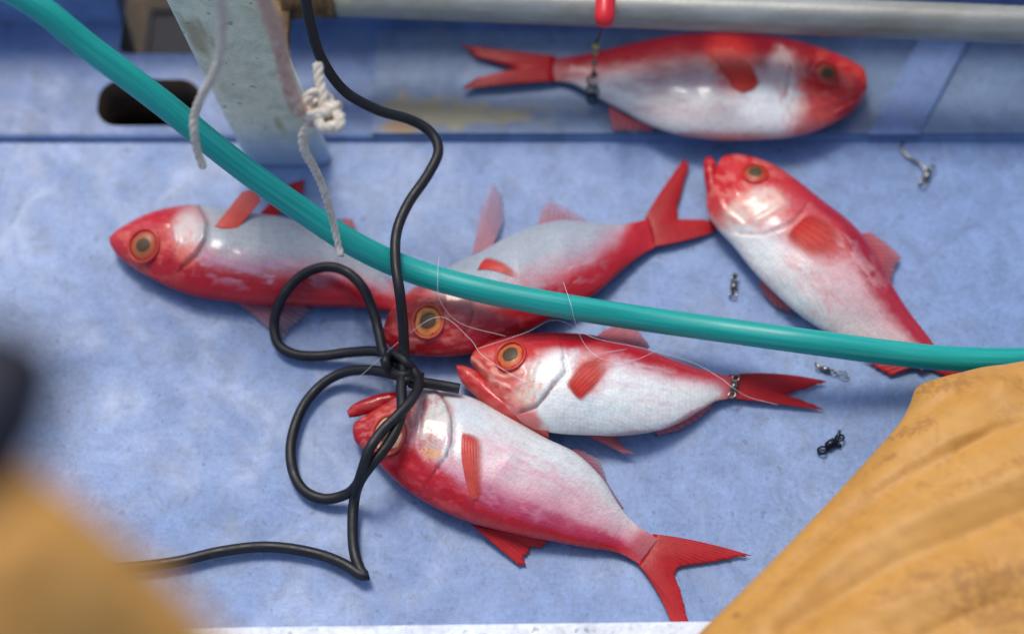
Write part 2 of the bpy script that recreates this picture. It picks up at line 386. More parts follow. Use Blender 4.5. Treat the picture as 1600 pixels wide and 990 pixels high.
# worn plate with rust-yellow stains screwed on the ledge
q0 = P1(582, 212, LZ); q1 = P1(2300, 62, LZ)
nx, ny = 260, 70
X, Y = np.meshgrid(np.linspace(q0[0], .9, nx), np.linspace(SEAM+.004, WALLY-.012, ny), indexing='ij')
def stain(X, Y, items, seed=0):
    col = np.zeros(X.shape+(4,)); col[..., :3] = (.33, .26, .12)
    for cx, cy, rx, ry, s, c in items:
        p = P1(cx, cy, LZ); d = np.hypot((X-p[0])/(rx*PXM), (Y-p[1])/(ry*PXM*1.12))
        n = NZ.f(X*70+seed, Y*70, 4)-.5
        w_ = s*sstep(1.15, .35, d+n*1.1)
        m_ = w_ > col[..., 3]; col[..., 3] = np.where(m_, w_, col[..., 3])
        for k in range(3): col[..., k] = np.where(m_, c[k], col[..., k])
    return col
items = [(655, 178, 70, 40, .75, (.33, .26, .12)), (635, 200, 44, 20, .9, (.30, .16, .05)), (740, 185, 130, 24, .8, (.34, .29, .15)),
         (820, 175, 110, 14, .35, (.34, .33, .22)), (1340, 180, 30, 40, .35, (.2, .2, .25))]
colr = stain(X, Y, items)
top = np.stack([X.ravel(), Y.ravel(), np.full(X.size, LZ+.0035)], 1); bot = top.copy(); bot[:, 2] = LZ-.001
F = grid_faces(nx, ny); F2 = [tuple(i+nx*ny for i in q[::-1]) for q in F]
per = [i*ny for i in range(nx)]+[(nx-1)*ny+j for j in range(1, ny)]+[i*ny+ny-1 for i in range(nx-2, -1, -1)]+[j for j in range(ny-2, 0, -1)]
side = [(per[i], per[(i+1) % len(per)], per[(i+1) % len(per)]+nx*ny, per[i]+nx*ny) for i in range(len(per))]
tag(obj('ledge_plate', np.vstack([top, bot]), F+F2+side, M['plate'], smooth=False, col=np.tile(colr.reshape(-1, 4), (2, 1))), kind='structure')
# raised white edge towards the viewer
pa = P1(300, 978, .03); pb = P1(1110, 968, .03)
sl_ = (pb[1]-pa[1])/(pb[0]-pa[0])
v, f = box_data(XL, XR, -.16, 0, -.01, .03, .004)
v[:, 1] += pa[1]+(v[:, 0]-pa[0])*sl_
ob = obj('white_coaming', v, f, M['white'], smooth=False)
tag(ob, 'raised white painted edge along the bottom of the blue deck', 'coaming')

# upright post of the bulwark, pale green-white, standing at the seam
f0 = P1(382, 262); f1 = P1(518, 262)
pw = .5*(f1[0]-f0[0]); pc = .5*(f0[0]+f1[0])
ny, nz = 26, 80
V = []; cols = []
zz = np.linspace(0, .50, nz)
rings = []
th = .022
for k, z in enumerate(zz):
    fl = 1
    yc = f0[1]+.012+.03*z; xc = pc-.055*z/.35
    for j in range(ny*2):
        t = (j % ny)/(ny-1); s_ = 1 if j < ny else -1
        xx = (t*2-1)*s_
        yy = -s_*(1-abs(xx)**6)**.5*th/2
        V.append((xc+xx*pw*fl, yc+yy, z))
        n = NZ.f(xx*2.2+9, z*14, 4)
        bl = float(sstep(.10, .0, np.array(z))); st = float(.7*sstep(.56, .74, n)); cols.append((.30, .45, .68, .85*bl) if bl > st else (.38, .31, .14, st))  # foot tinted deck blue to imitate its hazy fade into the deck
F = grid_faces(nz, ny*2, True)+[tuple(range(2*ny))[::-1], tuple(range((nz-1)*2*ny, nz*2*ny))]
ob = obj('bulwark_post', V, F, M['post'], col=np.array(cols))
tag(ob, 'pale greenish white upright post with yellow stains behind the ropes', 'post')
# second rib of the bulwark at right, painted blue
g0 = P1(1395, 214, LZ); g1 = P1(1490, 66, LZ)
v, f = join(box_data(-.027, .027, 0, 1, 0, .010, .003))
v[:, 0] += g0[0]+(g1[0]-g0[0])*v[:, 1]; v[:, 2] = LZ+.0025+v[:, 2]*(.25+.75*v[:, 1]); v[:, 1] = g0[1]+(WALLY-g0[1]-.004)*v[:, 1]
ob = obj('bulwark_rib', v, f, M['rib'], smooth=False)
tag(ob, 'sloping blue painted rib on the ledge right of the uppermost fish', 'rib')

# grey pipe along the bulwark
PZ = .12
pl_, pr_ = P1(515, -4, PZ), P1(1600, 39, PZ)
pdir = (pr_-pl_)/np.linalg.norm(pr_-pl_)
prad = 29*1.80/F_PX
pipe = thing('pipe_rail', 'weathered grey metal pipe running along the top of the photo', 'pipe', pl_)
pend = pl_+pdir*1.15
v, f = tube_data(np.array([pl_+(pend-pl_)*t for t in np.linspace(0, 1, 40)]), prad, 28)
obj('pipe', v, f, M['pipe'], pipe, loc=pl_)
s0 = np.array([pc+.0, pl_[1]-.004, PZ-.001])
prof = np.array([s0+(pl_+pdir*.004-s0)*t for t in np.linspace(0, 1, 24)])
rr = prad*(.98+.10*np.sin(np.linspace(0, 9, 24))*.4+.06*rng.random(24)); rr[-3:] *= 1.10
v, f = tube_data(prof, rr, 24); obj('sleeve', v, f, M['rust'], pipe, loc=pl_)
v, f = box_data(pc-.04, pc+.01, SEAM+.018, pl_[1]+.004, PZ-.010, PZ+.006, .002); obj('clamp', v, f, M['rust'], pipe, loc=pl_)
q = pl_+pdir*1.10
v, f = box_data(q[0]-.018, q[0]+.018, q[1]-.012, q[1]+.012, LZ-.002, q[2], .002); obj('stanchion', v, f, M['pipe'], pipe, loc=pl_)

# ------------------------------------------------------------------ fish
RED = np.array([.47, .006, .015]); DEEP = np.array([.33, .006, .016]); CORAL = np.array([.66, .075, .060]); PINK = np.array([.70, .30, .36])
MAG = np.array([.52, .07, .17]); SILV = np.array([.66, .70, .71]); WHITE = np.array([.86, .87, .85]); PEACH = np.array([.78, .50, .36]); GREYB = np.array([.42, .46, .52]); GOLD = np.array([.75, .40, .12])

def loft(dv, zm, T, n=240, m=100, fprof=None, relief=None, snout_pow=.5, under=.75, cap0=True):
    """pillow between two traced contours: dv = [(dx,dy,vx,vy)...] in photo measure; zm heights per station"""
    dv = np.asarray(dv, float)
    zm = np.broadcast_to(np.asarray(zm, float), (len(dv),))
    full = cr(np.column_stack([dv, zm*600]), n)
    d, v_, zz = full[:, :2], full[:, 2:4], full[:, 4]/600
    mid = (d+v_)/2; s = np.concatenate([[0], np.cumsum(np.linalg.norm(np.diff(mid, axis=0), axis=1))]); L = s[-1]; u = s/L
    Tu = T*np.interp(u, *fprof)
    vv = .5-.5*np.cos(np.linspace(0, math.pi, m))*(1)      # denser near the edges
    vv = .6*vv+.4*np.linspace(0, 1, m)
    Dw = px(d[:, 0], d[:, 1], zz); Vw = px(v_[:, 0], v_[:, 1], zz)
    U = np.repeat(u[:, None], m, 1); Vv = np.repeat(vv[None], n, 0)
    top = Dw[:, None]+(Vw-Dw)[:, None]*vv[None, :, None]
    pr = (1-(2*vv-1)**2)**.56
    h = Tu[:, None]*pr[None]
    bot = top.copy(); bot[..., 2] -= h*under
    top[..., 2] += h
    PX = proj(top)
    if relief is not None: top[..., 2] += relief(PX[..., 0], PX[..., 1], U, Vv)*np.minimum(1, pr*1.6)[None]
    width = np.linalg.norm(Vw-Dw, axis=1)
    uv = np.stack([np.repeat((s*PXM)[:, None], m, 1), Vv*width[:, None]], -1)
    return dict(top=top, bot=bot, PX=PX, U=U, V=Vv, uv=uv, n=n, m=m)
def loft_mesh(name, g, m_, parent, col, loc):
    n, m = g['n'], g['m']
    ring = np.concatenate([g['top'], g['bot'][:, -2:0:-1]], 1); k = ring.shape[1]
    uv = np.concatenate([g['uv'], g['uv'][:, -2:0:-1]], 1).reshape(-1, 2)
    c = np.concatenate([col, col[:, -2:0:-1]], 1).reshape(-1, 4)
    F = grid_faces(n, k, True)+[tuple(range(k))[::-1], tuple(range((n-1)*k, n*k))]
    return obj(name, ring.reshape(-1, 3), F, m_, parent, col=c, uv=uv, loc=loc)
FPROF = ([0, .02, .06, .12, .2, .33, .5, .68, .84, .94, 1], [.22, .34, .50, .68, .87, 1, .96, .68, .38, .20, .02])

def height_at(g, x, y):
    d = (g['PX'][..., 0]-x)**2+(g['PX'][..., 1]-y)**2; i = np.unravel_index(np.argmin(d), d.shape)
    return g['top'][i][2]

def fin(name, rays, m_, parent, loc, n=14, k=14, amp=.00016, zarch=.0, jag=.05, thick=.0007, soft=None, drape=None):
    """rays: list of (base(x,y,z), mid or None, tip(x,y,z)) keyed across the fin"""
    B = []; Mi = []; Tp = []
    for b_, m__, t_ in rays:
        b_ = np.array(b_, float); t_ = np.array(t_, float)
        m__ = (b_+t_)/2 if m__ is None else np.array(m__, float)
        B.append(b_); Mi.append(m__); Tp.append(t_)
    na = n*4+1; tt = np.linspace(0, 1, na); key = np.linspace(0, 1, len(rays))
    def ip(A):
        A = np.array(A); return np.stack([np.interp(tt, key, A[:, i]) for i in range(3)], 1)
    B, Mi, Tp = ip(B), ip(Mi), ip(Tp)
    r2 = np.random.default_rng(abs(hash(str(rays))) % 2**31) if False else np.random.default_rng(int(abs(rays[0][0][0])*7+abs(rays[0][0][1])*13))
    jj = np.interp(np.arange(na)/4, np.arange(n+1), r2.random(n+1))*jag
    ray = np.cos(np.arange(na)/4*2*math.pi)
    fade = np.ones((na, k, 4))
    if soft:
        fd = (sstep(0, soft[0], tt) if soft[0] else 1)*(sstep(1, 1-soft[1], tt) if soft[1] else 1)
        tp = sstep(1, 1-soft[3], np.linspace(0, 1, k))[None, :] if len(soft) > 3 else 1
        fade[..., 0] = fd[:, None]*sstep(0, soft[2], np.linspace(0, 1, k))[None] if soft[2] else fd[:, None]*np.ones((1, k))
        fade[..., 0] *= tp
    V = np.zeros((na, k, 3)); uv = np.zeros((na, k, 2)); side = []
    ct = 2*Mi-.5*(B+Tp)
    for j in range(k):
        s = j/(k-1); e = s*(1-jj*s)-(.03*(1-ray)*.5*s**4)
        e = e[:, None]
        p = (1-e)**2*B+2*e*(1-e)*ct+e*e*Tp
        if drape is not None:
            gp = drape['PX'].reshape(-1, 2); d2 = (p[:, None, 0]-gp[None, :, 0])**2+(p[:, None, 1]-gp[None, :, 1])**2
            ix = np.argpartition(d2, 5, axis=1)[:, :5]; wt = 1/(np.take_along_axis(d2, ix, 1)+.5); wt /= wt.sum(1)[:, None]
            p = p.copy(); p[:, 2] = (drape['top'].reshape(-1, 3)[ix, 2]*wt).sum(1)+.0007
        w3 = px(p[:, 0], p[:, 1], p[:, 2])
        w3[:, 2] += amp*ray*min(1, .25+s*1.5)*(1-.4*s)+zarch*math.sin(math.pi*s)
        V[:, j] = w3; uv[:, j, 0] = np.arange(na)/4+.25; uv[:, j, 1] = s
    th = thick*(1-.7*np.linspace(0, 1, k))[None, :]
    top = V.copy(); top[..., 2] += th; bot = V.copy(); bot[..., 2] -= th
    N0 = na*k; F = grid_faces(na, k); F2 = [tuple(i+N0 for i in q[::-1]) for q in F]
    per = [i*k for i in range(na)]+[(na-1)*k+j for j in range(1, k)]+[i*k+k-1 for i in range(na-2, -1, -1)]+[j for j in range(k-2, 0, -1)]
    sd_ = [(per[i], per[(i+1) % len(per)], per[(i+1) % len(per)]+N0, per[i]+N0) for i in range(len(per))]
    return obj(name, np.vstack([top.reshape(-1, 3), bot.reshape(-1, 3)]), F+F2+sd_, m_, parent, uv=np.vstack([uv.reshape(-1, 2)]*2), col=np.vstack([fade.reshape(-1, 4)]*2), loc=loc)

def eye(parent, loc, g, x, y, r, ring=(.78, .42, .22), iris=(.45, .14, .03), pr=.45, rim=(.60, .05, .04), squash=1.0, bulge=.35, pup=None):
    dd = (g['PX'][..., 0]-x)**2+(g['PX'][..., 1]-y)**2; ii, jj = np.unravel_index(np.argmin(dd), dd.shape)
    c = g['top'][ii, jj]+np.array([0, 0, .0012])
    e1 = g['top'][min(ii+6, g['n']-1), jj]-g['top'][max(ii-6, 0), jj]; e2 = g['top'][ii, min(jj+6, g['m']-1)]-g['top'][ii, max(jj-6, 0)]
    nn = np.cross(e1, e2); nn = nn*(1 if nn[2] > 0 else -1); nn /= np.linalg.norm(nn)
    nn = nn*.92+np.array([0, 0, .08]); RM = np.array(Vector((0, 0, 1)).rotation_difference(Vector(nn)).to_matrix())
    rot = lambda W: (np.asarray(W)-c) @ RM.T+c
    R_ = r*PXM*.97
    n, k = 16, 32; V = []; col = []
    rr = np.linspace(0, 1, n)
    for i in range(n):
        for j in range(k):
            a = 2*math.pi*j/k; wob = 1+.03*math.sin(3*a+x)
            V.append((c[0]+rr[i]*R_*wob*math.cos(a), c[1]+rr[i]*R_*wob*math.sin(a)*squash/.9, c[2]-.0022+R_*bulge*(1-rr[i]**2.2)**.7))
            t = rr[i]+.05*math.sin(5*a+y)+.03*math.sin(9*a)
            if t > .9: q = np.array(rim)
            else: q = np.array(iris)+(np.array(ring)-np.array(iris))*sstep(.55, .80, np.array(t))
            col.append((*q, 1))
    F = grid_faces(n, k, True)
    e = obj('eye', rot(V), F, M['eye'], parent, col=np.array(col), loc=loc)
    V = []
    for i in range(10):
        s = i/9*pr
        for j in range(k):
            a = 2*math.pi*j/k; wob = 1+.08*math.sin(2*a+1)
            V.append((c[0]+.04*R_+s*R_*wob*math.cos(a), c[1]+s*R_*wob*math.sin(a)*squash/.9, c[2]-.0014+R_*bulge*(1-s**2.2)**.7))
    F = grid_faces(10, k, True)
    o = obj('pupil', rot(V), F, M['pupil'], None, loc=None)
    if loc is not None:
        for vtx in o.data.vertices: vtx.co -= Vector(loc)
    o.parent = e
    # fleshy orbit
    path = [(c[0]+R_*1.06*math.cos(a), c[1]+R_*1.06*math.sin(a)*squash/.9, c[2]-.0006) for a in np.linspace(0, 2*math.pi, 40)]
    v, f = tube_data(rot(path), .0016, 8, False)
    sk = obj('eye_rim', v, f, M['fish'], None, col=np.tile(np.array([[*rim, 0]]), (len(v), 1)), uv=np.zeros((len(v), 2)))
    for vtx in sk.data.vertices: vtx.co -= Vector(loc)
    sk.parent = e
    return e

def make_relief(gill=None, ridges=(), dents=()):
    def rel(X, Y, U, V):
        z = np.zeros_like(X)
        if gill is not None:
            d, s = dline(X, Y, gill['pts']); hs = gill.get('head', 1)
            z -= gill.get('depth', .0024)*np.exp(-(d/3.2)**2)
            z += np.where(s*hs > 0, .0022*np.exp(-d/22), -.0010*np.exp(-d/10))
        for pts, wd, hh in ridges:
            d, s = dline(X, Y, pts); z += hh*np.exp(-(d/wd)**2)
        for x, y, r, hh in dents:
            z += hh*np.exp(-((X-x)**2+(Y-y)**2)/r**2)
        z += (NZ.f(X/42, Y/42, 2)-.5)*.0026
        return z
    return rel
def paint(g, red=.12, pink=.34, belly=None, ops=(), dorsal=RED, pinkc=PINK, base=SILV, seed=0, headu=.27, uscale=None, noisy=1.):
    X, Y, U, V = g['PX'][..., 0], g['PX'][..., 1], g['U'], g['V']
    n1 = NZ.f(X/22+seed, Y/22, 4)-.5; n2 = NZ.f(X/6+seed, Y/6, 3)-.5; n3 = NZ.f(X/60+seed*3, Y/60, 3)-.5
    rs = 1.0 if uscale is None else np.interp(U, *uscale)
    t = V/rs+n1*.10*noisy+n2*.05*noisy
    c = np.zeros(X.shape+(4,)); c[..., :3] = base
    c[..., :3] += (n3[..., None]*.10)*np.array([1, 1, 1.1]) + n2[..., None]*.07
    def blend(w_, q):
        c[..., :3] = c[..., :3]*(1-w_[..., None])+np.asarray(q)*w_[..., None]
    blend(.85*sstep(pink*1.25, red*1.2, t), pinkc)
    blend(sstep(red*1.7, red*.75, t), dorsal)
    blend(.92*sstep(.90, .985, U+n1*.05), dorsal*.8+.2*np.asarray(pinkc))
    for op in ops:
        kind = op[0]
        if kind == 'b':       # soft patch: x, y, rx, ry, angle, colour, strength, softness
            _, x, y, rx, ry, an, q, s, so_ = op
            ca, sa = math.cos(R(an)), math.sin(R(an)); dx, dy = X-x, Y-y
            d = np.hypot((dx*ca+dy*sa)/rx, (-dx*sa+dy*ca)/ry)+n1*.55+n2*.25
            blend(s*sstep(1+so_, 1-so_, d), q)
        elif kind == 'l':     # line of pigment
            _, pts, wd, q, s = op
            d, _s = dline(X, Y, pts); blend(s*np.exp(-(d/wd)**2)*(.75+n2), q)
        elif kind == 'm':     # broken mottling inside a soft patch, lighter coral on heads imitating wet highlights: x, y, rx, ry, angle, colour, strength, (grain along, across)
            _, x, y, rx, ry, an, q, s, gr = op
            ca, sa = math.cos(R(an)), math.sin(R(an)); dx, dy = X-x, Y-y; a_, b_ = dx*ca+dy*sa, -dx*sa+dy*ca
            d = np.hypot(a_/rx, b_/ry)+n1*.5
            blend(s*sstep(1.3, .6, d)*sstep(.48, .66, NZ.f(a_/gr[0]+seed*3.7, b_/gr[1]+seed, 4)), q)
    # rows of scales: fine streaks along the flank
    st = NZ.f(U*26+seed, V*34+seed, 3)-.5; wst = sstep(.26, .34, U)*sstep(.97, .85, U)*sstep(0, .3, V)
    c[..., :3] *= 1+(st*.16*wst)[..., None]*np.array([.5, 1.1, 1.0])
    c[..., :3] = np.clip(c[..., :3], .004, .92)
    c[..., 3] = sstep(headu-.02, headu+.06, U)
    return c
G = 'red and silver fish lying on the blue deck'
fish_objs = {}
def fish(key, label, dv, zm, T, relief, pk, loc_px, base_z=0.0):
    p = P1(loc_px[0], loc_px[1], 0); loc = (p[0], p[1], base_z)
    t = thing('fish', label, 'fish', loc, G)
    g = loft(dv, zm, T, fprof=FPROF, relief=relief)
    loft_mesh('body', g, M['fish'], t, paint(g, **pk), loc)
    return t, g, loc
JPROF = ([0, .1, .3, .7, 1], [.3, .6, .9, 1, .6])
def jaw(parent, loc, dv, z, T, colr_, seed=1, name='lower_jaw'):
    g = loft(dv, z, T, n=50, m=24, fprof=JPROF, relief=lambda X, Y, U, V: (NZ.f(X/30, Y/14, 2)-.5)*.0016)
    X, Y = g['PX'][..., 0], g['PX'][..., 1]; nn = NZ.f(X/16+seed, Y/7, 3)-.5
    c = np.ones(X.shape+(4,)); c[..., :3] = np.clip(np.array(colr_)+nn[..., None]*np.array([.25, .14, .12]), .004, .9); c[..., 3] = 0
    return loft_mesh(name, g, M['fish'], parent, c, loc)

# ---- fish A: bottom centre, back towards the lower left
dvA = [(551, 676, 556, 660), (554, 688, 575, 648), (562, 697, 604, 632), (578, 709, 640, 612), (601, 734, 668, 607), (626, 757, 696, 612), (655, 778, 740, 623),
       (700, 802, 796, 652), (750, 820, 853, 685), (810, 835, 900, 708), (865, 845, 940, 746), (918, 855, 968, 790), (962, 862, 990, 815), (999, 880, 1029, 842)]
zA = [.016]*4+[.019]*6+[.016, .012, .0085, .0065]
relA = make_relief(dict(pts=[(684, 611), (699, 632), (706, 655), (706, 688), (697, 712), (682, 732)], head=1),
    ridges=[([(572, 660), (610, 645), (640, 640)], 5, .0015), ([(640, 625), (655, 660), (648, 700), (660, 722)], 6, .0012), ([(560, 690), (590, 715), (640, 735)], 8, .001)], dents=[(620, 650, 12, .002)])
A, gA, lA = fish('A', 'red silver fish lowest on the deck with the black cord looped over its eye', dvA, zA, .030, relA,
    dict(red=.17, pink=.60, seed=1, pinkc=np.array([.66, .26, .33]), base=np.array([.64, .66, .66]), uscale=([0, .3, .6, .85, 1], [1, 1, 1., 1.5, 1.6]), ops=[
        ('b', 760, 770, 130, 20, 18, MAG, .45, .5), ('b', 860, 812, 130, 12, 17, MAG, .5, .5),
        ('b', 585, 672, 62, 62, 20, RED, 1, .3), ('b', 625, 720, 60, 30, 35, RED, .95, .35), ('b', 672, 757, 70, 30, 30, RED, .95, .35),
        ('b', 640, 640, 26, 34, 15, CORAL, .55, .6), ('b', 600, 650, 30, 18, -20, CORAL, .6, .5),
        ('b', 676, 660, 26, 38, 5, np.array([.58, .50, .44]), .75, .5), ('b', 684, 640, 14, 26, -10, WHITE, .35, .6),
        ('b', 678, 708, 18, 8, 10, GOLD, .8, .5), ('b', 698, 704, 7, 16, 20, WHITE, .85, .5), ('b', 715, 690, 7, 30, 0, WHITE, .9, .5),
        ('b', 735, 645, 32, 22, 20, np.array([.62, .68, .72]), .8, .4), ('b', 800, 730, 60, 30, 30, np.array([.70, .50, .53]), .5, .7),
        ('l', [(690, 788), (740, 812), (800, 830), (900, 852), (985, 869)], 5, np.array([.72, .09, .08]), .6), ('l', [(684, 611), (699, 632), (706, 655), (706, 688), (697, 712)], 2.6, np.array([.16, .12, .12]), .75),
        ('b', 1015, 858, 26, 22, 30, np.array([.42, .16, .17]), .5, .5), ('m', 665, 660, 40, 50, 10, np.array([.50, .05, .05]), .75, (9, 16)), ('m', 600, 660, 55, 50, 0, np.array([.74, .20, .16]), .7, (12, 6)), ('m', 680, 668, 22, 44, 8, np.array([.40, .42, .36]), .5, (6, 10)), ('m', 800, 745, 130, 50, 22, np.array([.70, .34, .42]), .55, (26, 7)), ('m', 690, 770, 70, 26, 28, np.array([.66, .06, .08]), .5, (14, 6))]), (780, 760))
jaw(A, lA, [(542, 642, 546, 652), (552, 632, 560, 650), (575, 622, 585, 643), (605, 614, 615, 636), (640, 610, 645, 632)], [.017]*5, .009, (.46, .02, .025), 2)
jaw(A, lA, [(553, 663, 557, 682), (566, 655, 574, 676), (585, 648, 595, 664), (612, 640, 618, 652)], [.021]*4, .008, (.50, .03, .03), 3, 'upper_jaw')
eye(A, lA, gA, 606, 680, 27, ring=(.80, .50, .32), iris=(.50, .16, .06), rim=(.55, .07, .05))
fin('tail_fin', [((1020, 834, .0055), (1094, 846, .007), (1180, 869, .004)), ((1018, 845, .0055), (1078, 862, .007), (1122, 877, .004)), ((1014, 856, .0055), (1042, 870, .007), (1062, 886, .004)),
    ((1010, 864, .0055), (1036, 880, .007), (1054, 898, .004)), ((1004, 872, .0055), (1036, 898, .007), (1064, 922, .004)), ((996, 880, .0055), (1040, 930, .006), (1082, 985, .004)), ((990, 874, .0055), (1026, 922, .006), (1056, 990, .004))], M['fin_red'], A, lA, n=30)
fin('dorsal_fin', [((735, 818, .012), None, (822, 892, .003)), ((760, 824, .012), None, (826, 872, .003)), ((790, 832, .012), None, (832, 856, .003)), ((815, 836, .012), None, (850, 858, .003)), ((850, 842, .012), None, (856, 848, .003))], M['fin_red'], A, lA, n=10, jag=.14)
fin('anal_fin', [((893, 703, .014), None, (905, 700, .008)), ((905, 712, .014), None, (938, 718, .006)), ((925, 732, .014), None, (945, 738, .006)), ((945, 755, .014), None, (948, 752, .006)), ((972, 796, .012), None, (975, 793, .006))], M['fin_grey'], A, lA, n=12, jag=.06)
hz = lambda g, x, y, d=.001: (x, y, height_at(g, x, y)+d)
fin('pectoral_fin', [(hz(gA, 722, 674, .0015), hz(gA, 722, 725, .0025), hz(gA, 738, 786, .003)), (hz(gA, 734, 676, .002), hz(gA, 735, 728, .003), hz(gA, 743, 788, .003)), (hz(gA, 746, 680, .002), hz(gA, 748, 730, .0025), hz(gA, 748, 784, .0025)), (hz(gA, 757, 684, .001), hz(gA, 758, 728, .0015), hz(gA, 752, 774, .0015))], M['fin_orange'], A, lA, drape=gA, n=9, amp=.0001, thick=.0003, soft=(.06, .75, .12))

# ---- fish B: middle, sharpest, back up
dvB = [(737, 558, 735, 566), (740, 550, 746, 580), (752, 542, 756, 602), (772, 532, 776, 636), (800, 525, 806, 656), (836, 522, 838, 670), (880, 522, 880, 677), (925, 525, 925, 679), (978, 537, 972, 680),
       (1022, 551, 1020, 674), (1058, 564, 1060, 661), (1092, 576, 1095, 641), (1120, 583, 1118, 627), (1148, 589, 1146, 621)]
zB = [.026]*4+[.028]*5+[.024, .019, .015, .0115, .009]
relB = make_relief(dict(pts=[(880, 560), (884, 580), (868, 597), (852, 618), (838, 634), (815, 642)], head=1),
    ridges=[([(740, 566), (758, 582), (788, 590), (815, 583)], 5, .002), ([(775, 597), (800, 610), (828, 588), (838, 566)], 5, .0014), ([(826, 560), (832, 590), (815, 625)], 5, .001), ([(744, 590), (770, 625), (800, 646)], 5, .0016)],
    dents=[(846, 604, 16, .0015)])
B_, gB, lB = fish('B', 'red silver fish in the middle with a steel swivel at its tail', dvB, zB, .028, relB,
    dict(red=.19, pink=.36, seed=5, pinkc=np.array([.60, .22, .27]), dorsal=np.array([.47, .018, .032]), base=np.array([.80, .84, .82]), uscale=([0, .4, .7, 1], [1, 1, 1.3, 1.8]), ops=[
        ('b', 768, 580, 48, 70, 10, CORAL, 1, .3), ('b', 800, 545, 60, 26, 5, np.array([.60, .04, .04]), 1, .4), ('b', 870, 532, 60, 12, 3, RED, .9, .5), ('b', 800, 640, 60, 22, 38, CORAL, .85, .35),
        ('b', 800, 600, 30, 24, 0, np.array([.70, .20, .16]), .5, .6), ('b', 836, 598, 14, 34, 15, np.array([.74, .62, .50]), .85, .5), ('b', 860, 580, 22, 30, 20, WHITE, .9, .45), ('b', 880, 620, 26, 30, 10, WHITE, .8, .5),
        ('b', 815, 622, 14, 12, 0, PEACH, .7, .5), ('b', 1000, 610, 90, 25, 8, WHITE, .55, .6), ('b', 930, 640, 60, 25, 0, np.array([.70, .75, .76]), .5, .6),
        ('b', 922, 580, 26, 38, 28, np.array([.64, .12, .10]), .9, .45), ('b', 1085, 650, 70, 9, -28, np.array([.50, .12, .12]), .75, .5), ('b', 1000, 678, 60, 6, -5, np.array([.45, .20, .18]), .6, .5),
        ('l', [(868, 597), (852, 618), (838, 634), (815, 642)], 2.2, np.array([.22, .13, .12]), .7), ('l', [(884, 592), (870, 601)], 2, np.array([.2, .15, .15]), .6),
        ('l', [(740, 562), (758, 580), (788, 588), (815, 580)], 4, np.array([.80, .36, .28]), .9), ('l', [(752, 566), (770, 577), (796, 579)], 3, np.array([.40, .012, .012]), .8), ('m', 785, 600, 55, 50, 20, np.array([.78, .34, .26]), .8, (13, 6)), ('m', 830, 600, 30, 45, 15, np.array([.72, .28, .22]), .6, (6, 12)), ('m', 770, 600, 40, 40, 20, np.array([.48, .02, .02]), .6, (11, 7)), ('m', 980, 600, 120, 40, 8, np.array([.74, .62, .64]), .5, (26, 8)), ('m', 960, 640, 110, 30, 0, np.array([.62, .72, .76]), .5, (24, 9))]), (920, 610), 0)
jaw(B_, lB, [(713, 571, 715, 583), (724, 572, 722, 598), (742, 580, 740, 616), (760, 596, 760, 635), (784, 618, 788, 656), (814, 638, 818, 669), (850, 656, 858, 684)], [.022, .022, .022, .022, .022, .022, .022], .015, (.58, .05, .045), 4)
eye(B_, lB, gB, 797, 555, 22, ring=(.70, .15, .04), iris=(.50, .15, .04), rim=(.50, .03, .025), pr=.52)
fin('tail_fin', [((1138, 586, .008), (1215, 584, .008), (1299, 597, .004)), ((1138, 592, .008), (1205, 598, .008), (1262, 607, .004)), ((1138, 602, .008), (1190, 608, .008), (1229, 617, .004)), ((1138, 610, .008), (1205, 617, .008), (1256, 625, .004)), ((1138, 621, .008), (1210, 630, .007), (1296, 641, .004))], M['fin_deep'], B_, lB, n=26)
fin('dorsal_fin', [((926, 530, .024), None, (948, 513, .018)), ((936, 531, .024), None, (972, 507, .016)), ((955, 535, .024), None, (992, 513, .014)), ((980, 541, .024), None, (1008, 526, .014)), ((1008, 550, .022), None, (1016, 541, .014))], M['fin_rose'], B_, lB, n=9, jag=.12)
fin('pelvic_fin', [((885, 664, .022), None, (984, 713, .010)), ((904, 668, .022), None, (993, 710, .010)), ((930, 674, .022), None, (976, 698, .010)), ((955, 677, .020), None, (966, 684, .010))], M['fin_rose'], B_, lB, n=7, jag=.08)
fin('anal_fin', [((1018, 670, .018), None, (1030, 680, .008)), ((1050, 662, .017), None, (1062, 672, .006)), ((1085, 645, .015), None, (1095, 652, .006)), ((1112, 629, .012), None, (1114, 633, .006))], M['fin_rose'], B_, lB, n=10, jag=.05)
fin('pectoral_fin', [(hz(gB, 882, 600), hz(gB, 900, 572), hz(gB, 924, 548)), (hz(gB, 890, 610), hz(gB, 918, 578), hz(gB, 956, 550)), (hz(gB, 899, 620), hz(gB, 924, 596), hz(gB, 960, 568)), (hz(gB, 910, 630), hz(gB, 924, 614), hz(gB, 944, 594))], M['fin_orange'], B_, lB, drape=gB, n=8, amp=.0001, thick=.0003, soft=(.3, .35, .12, .55))

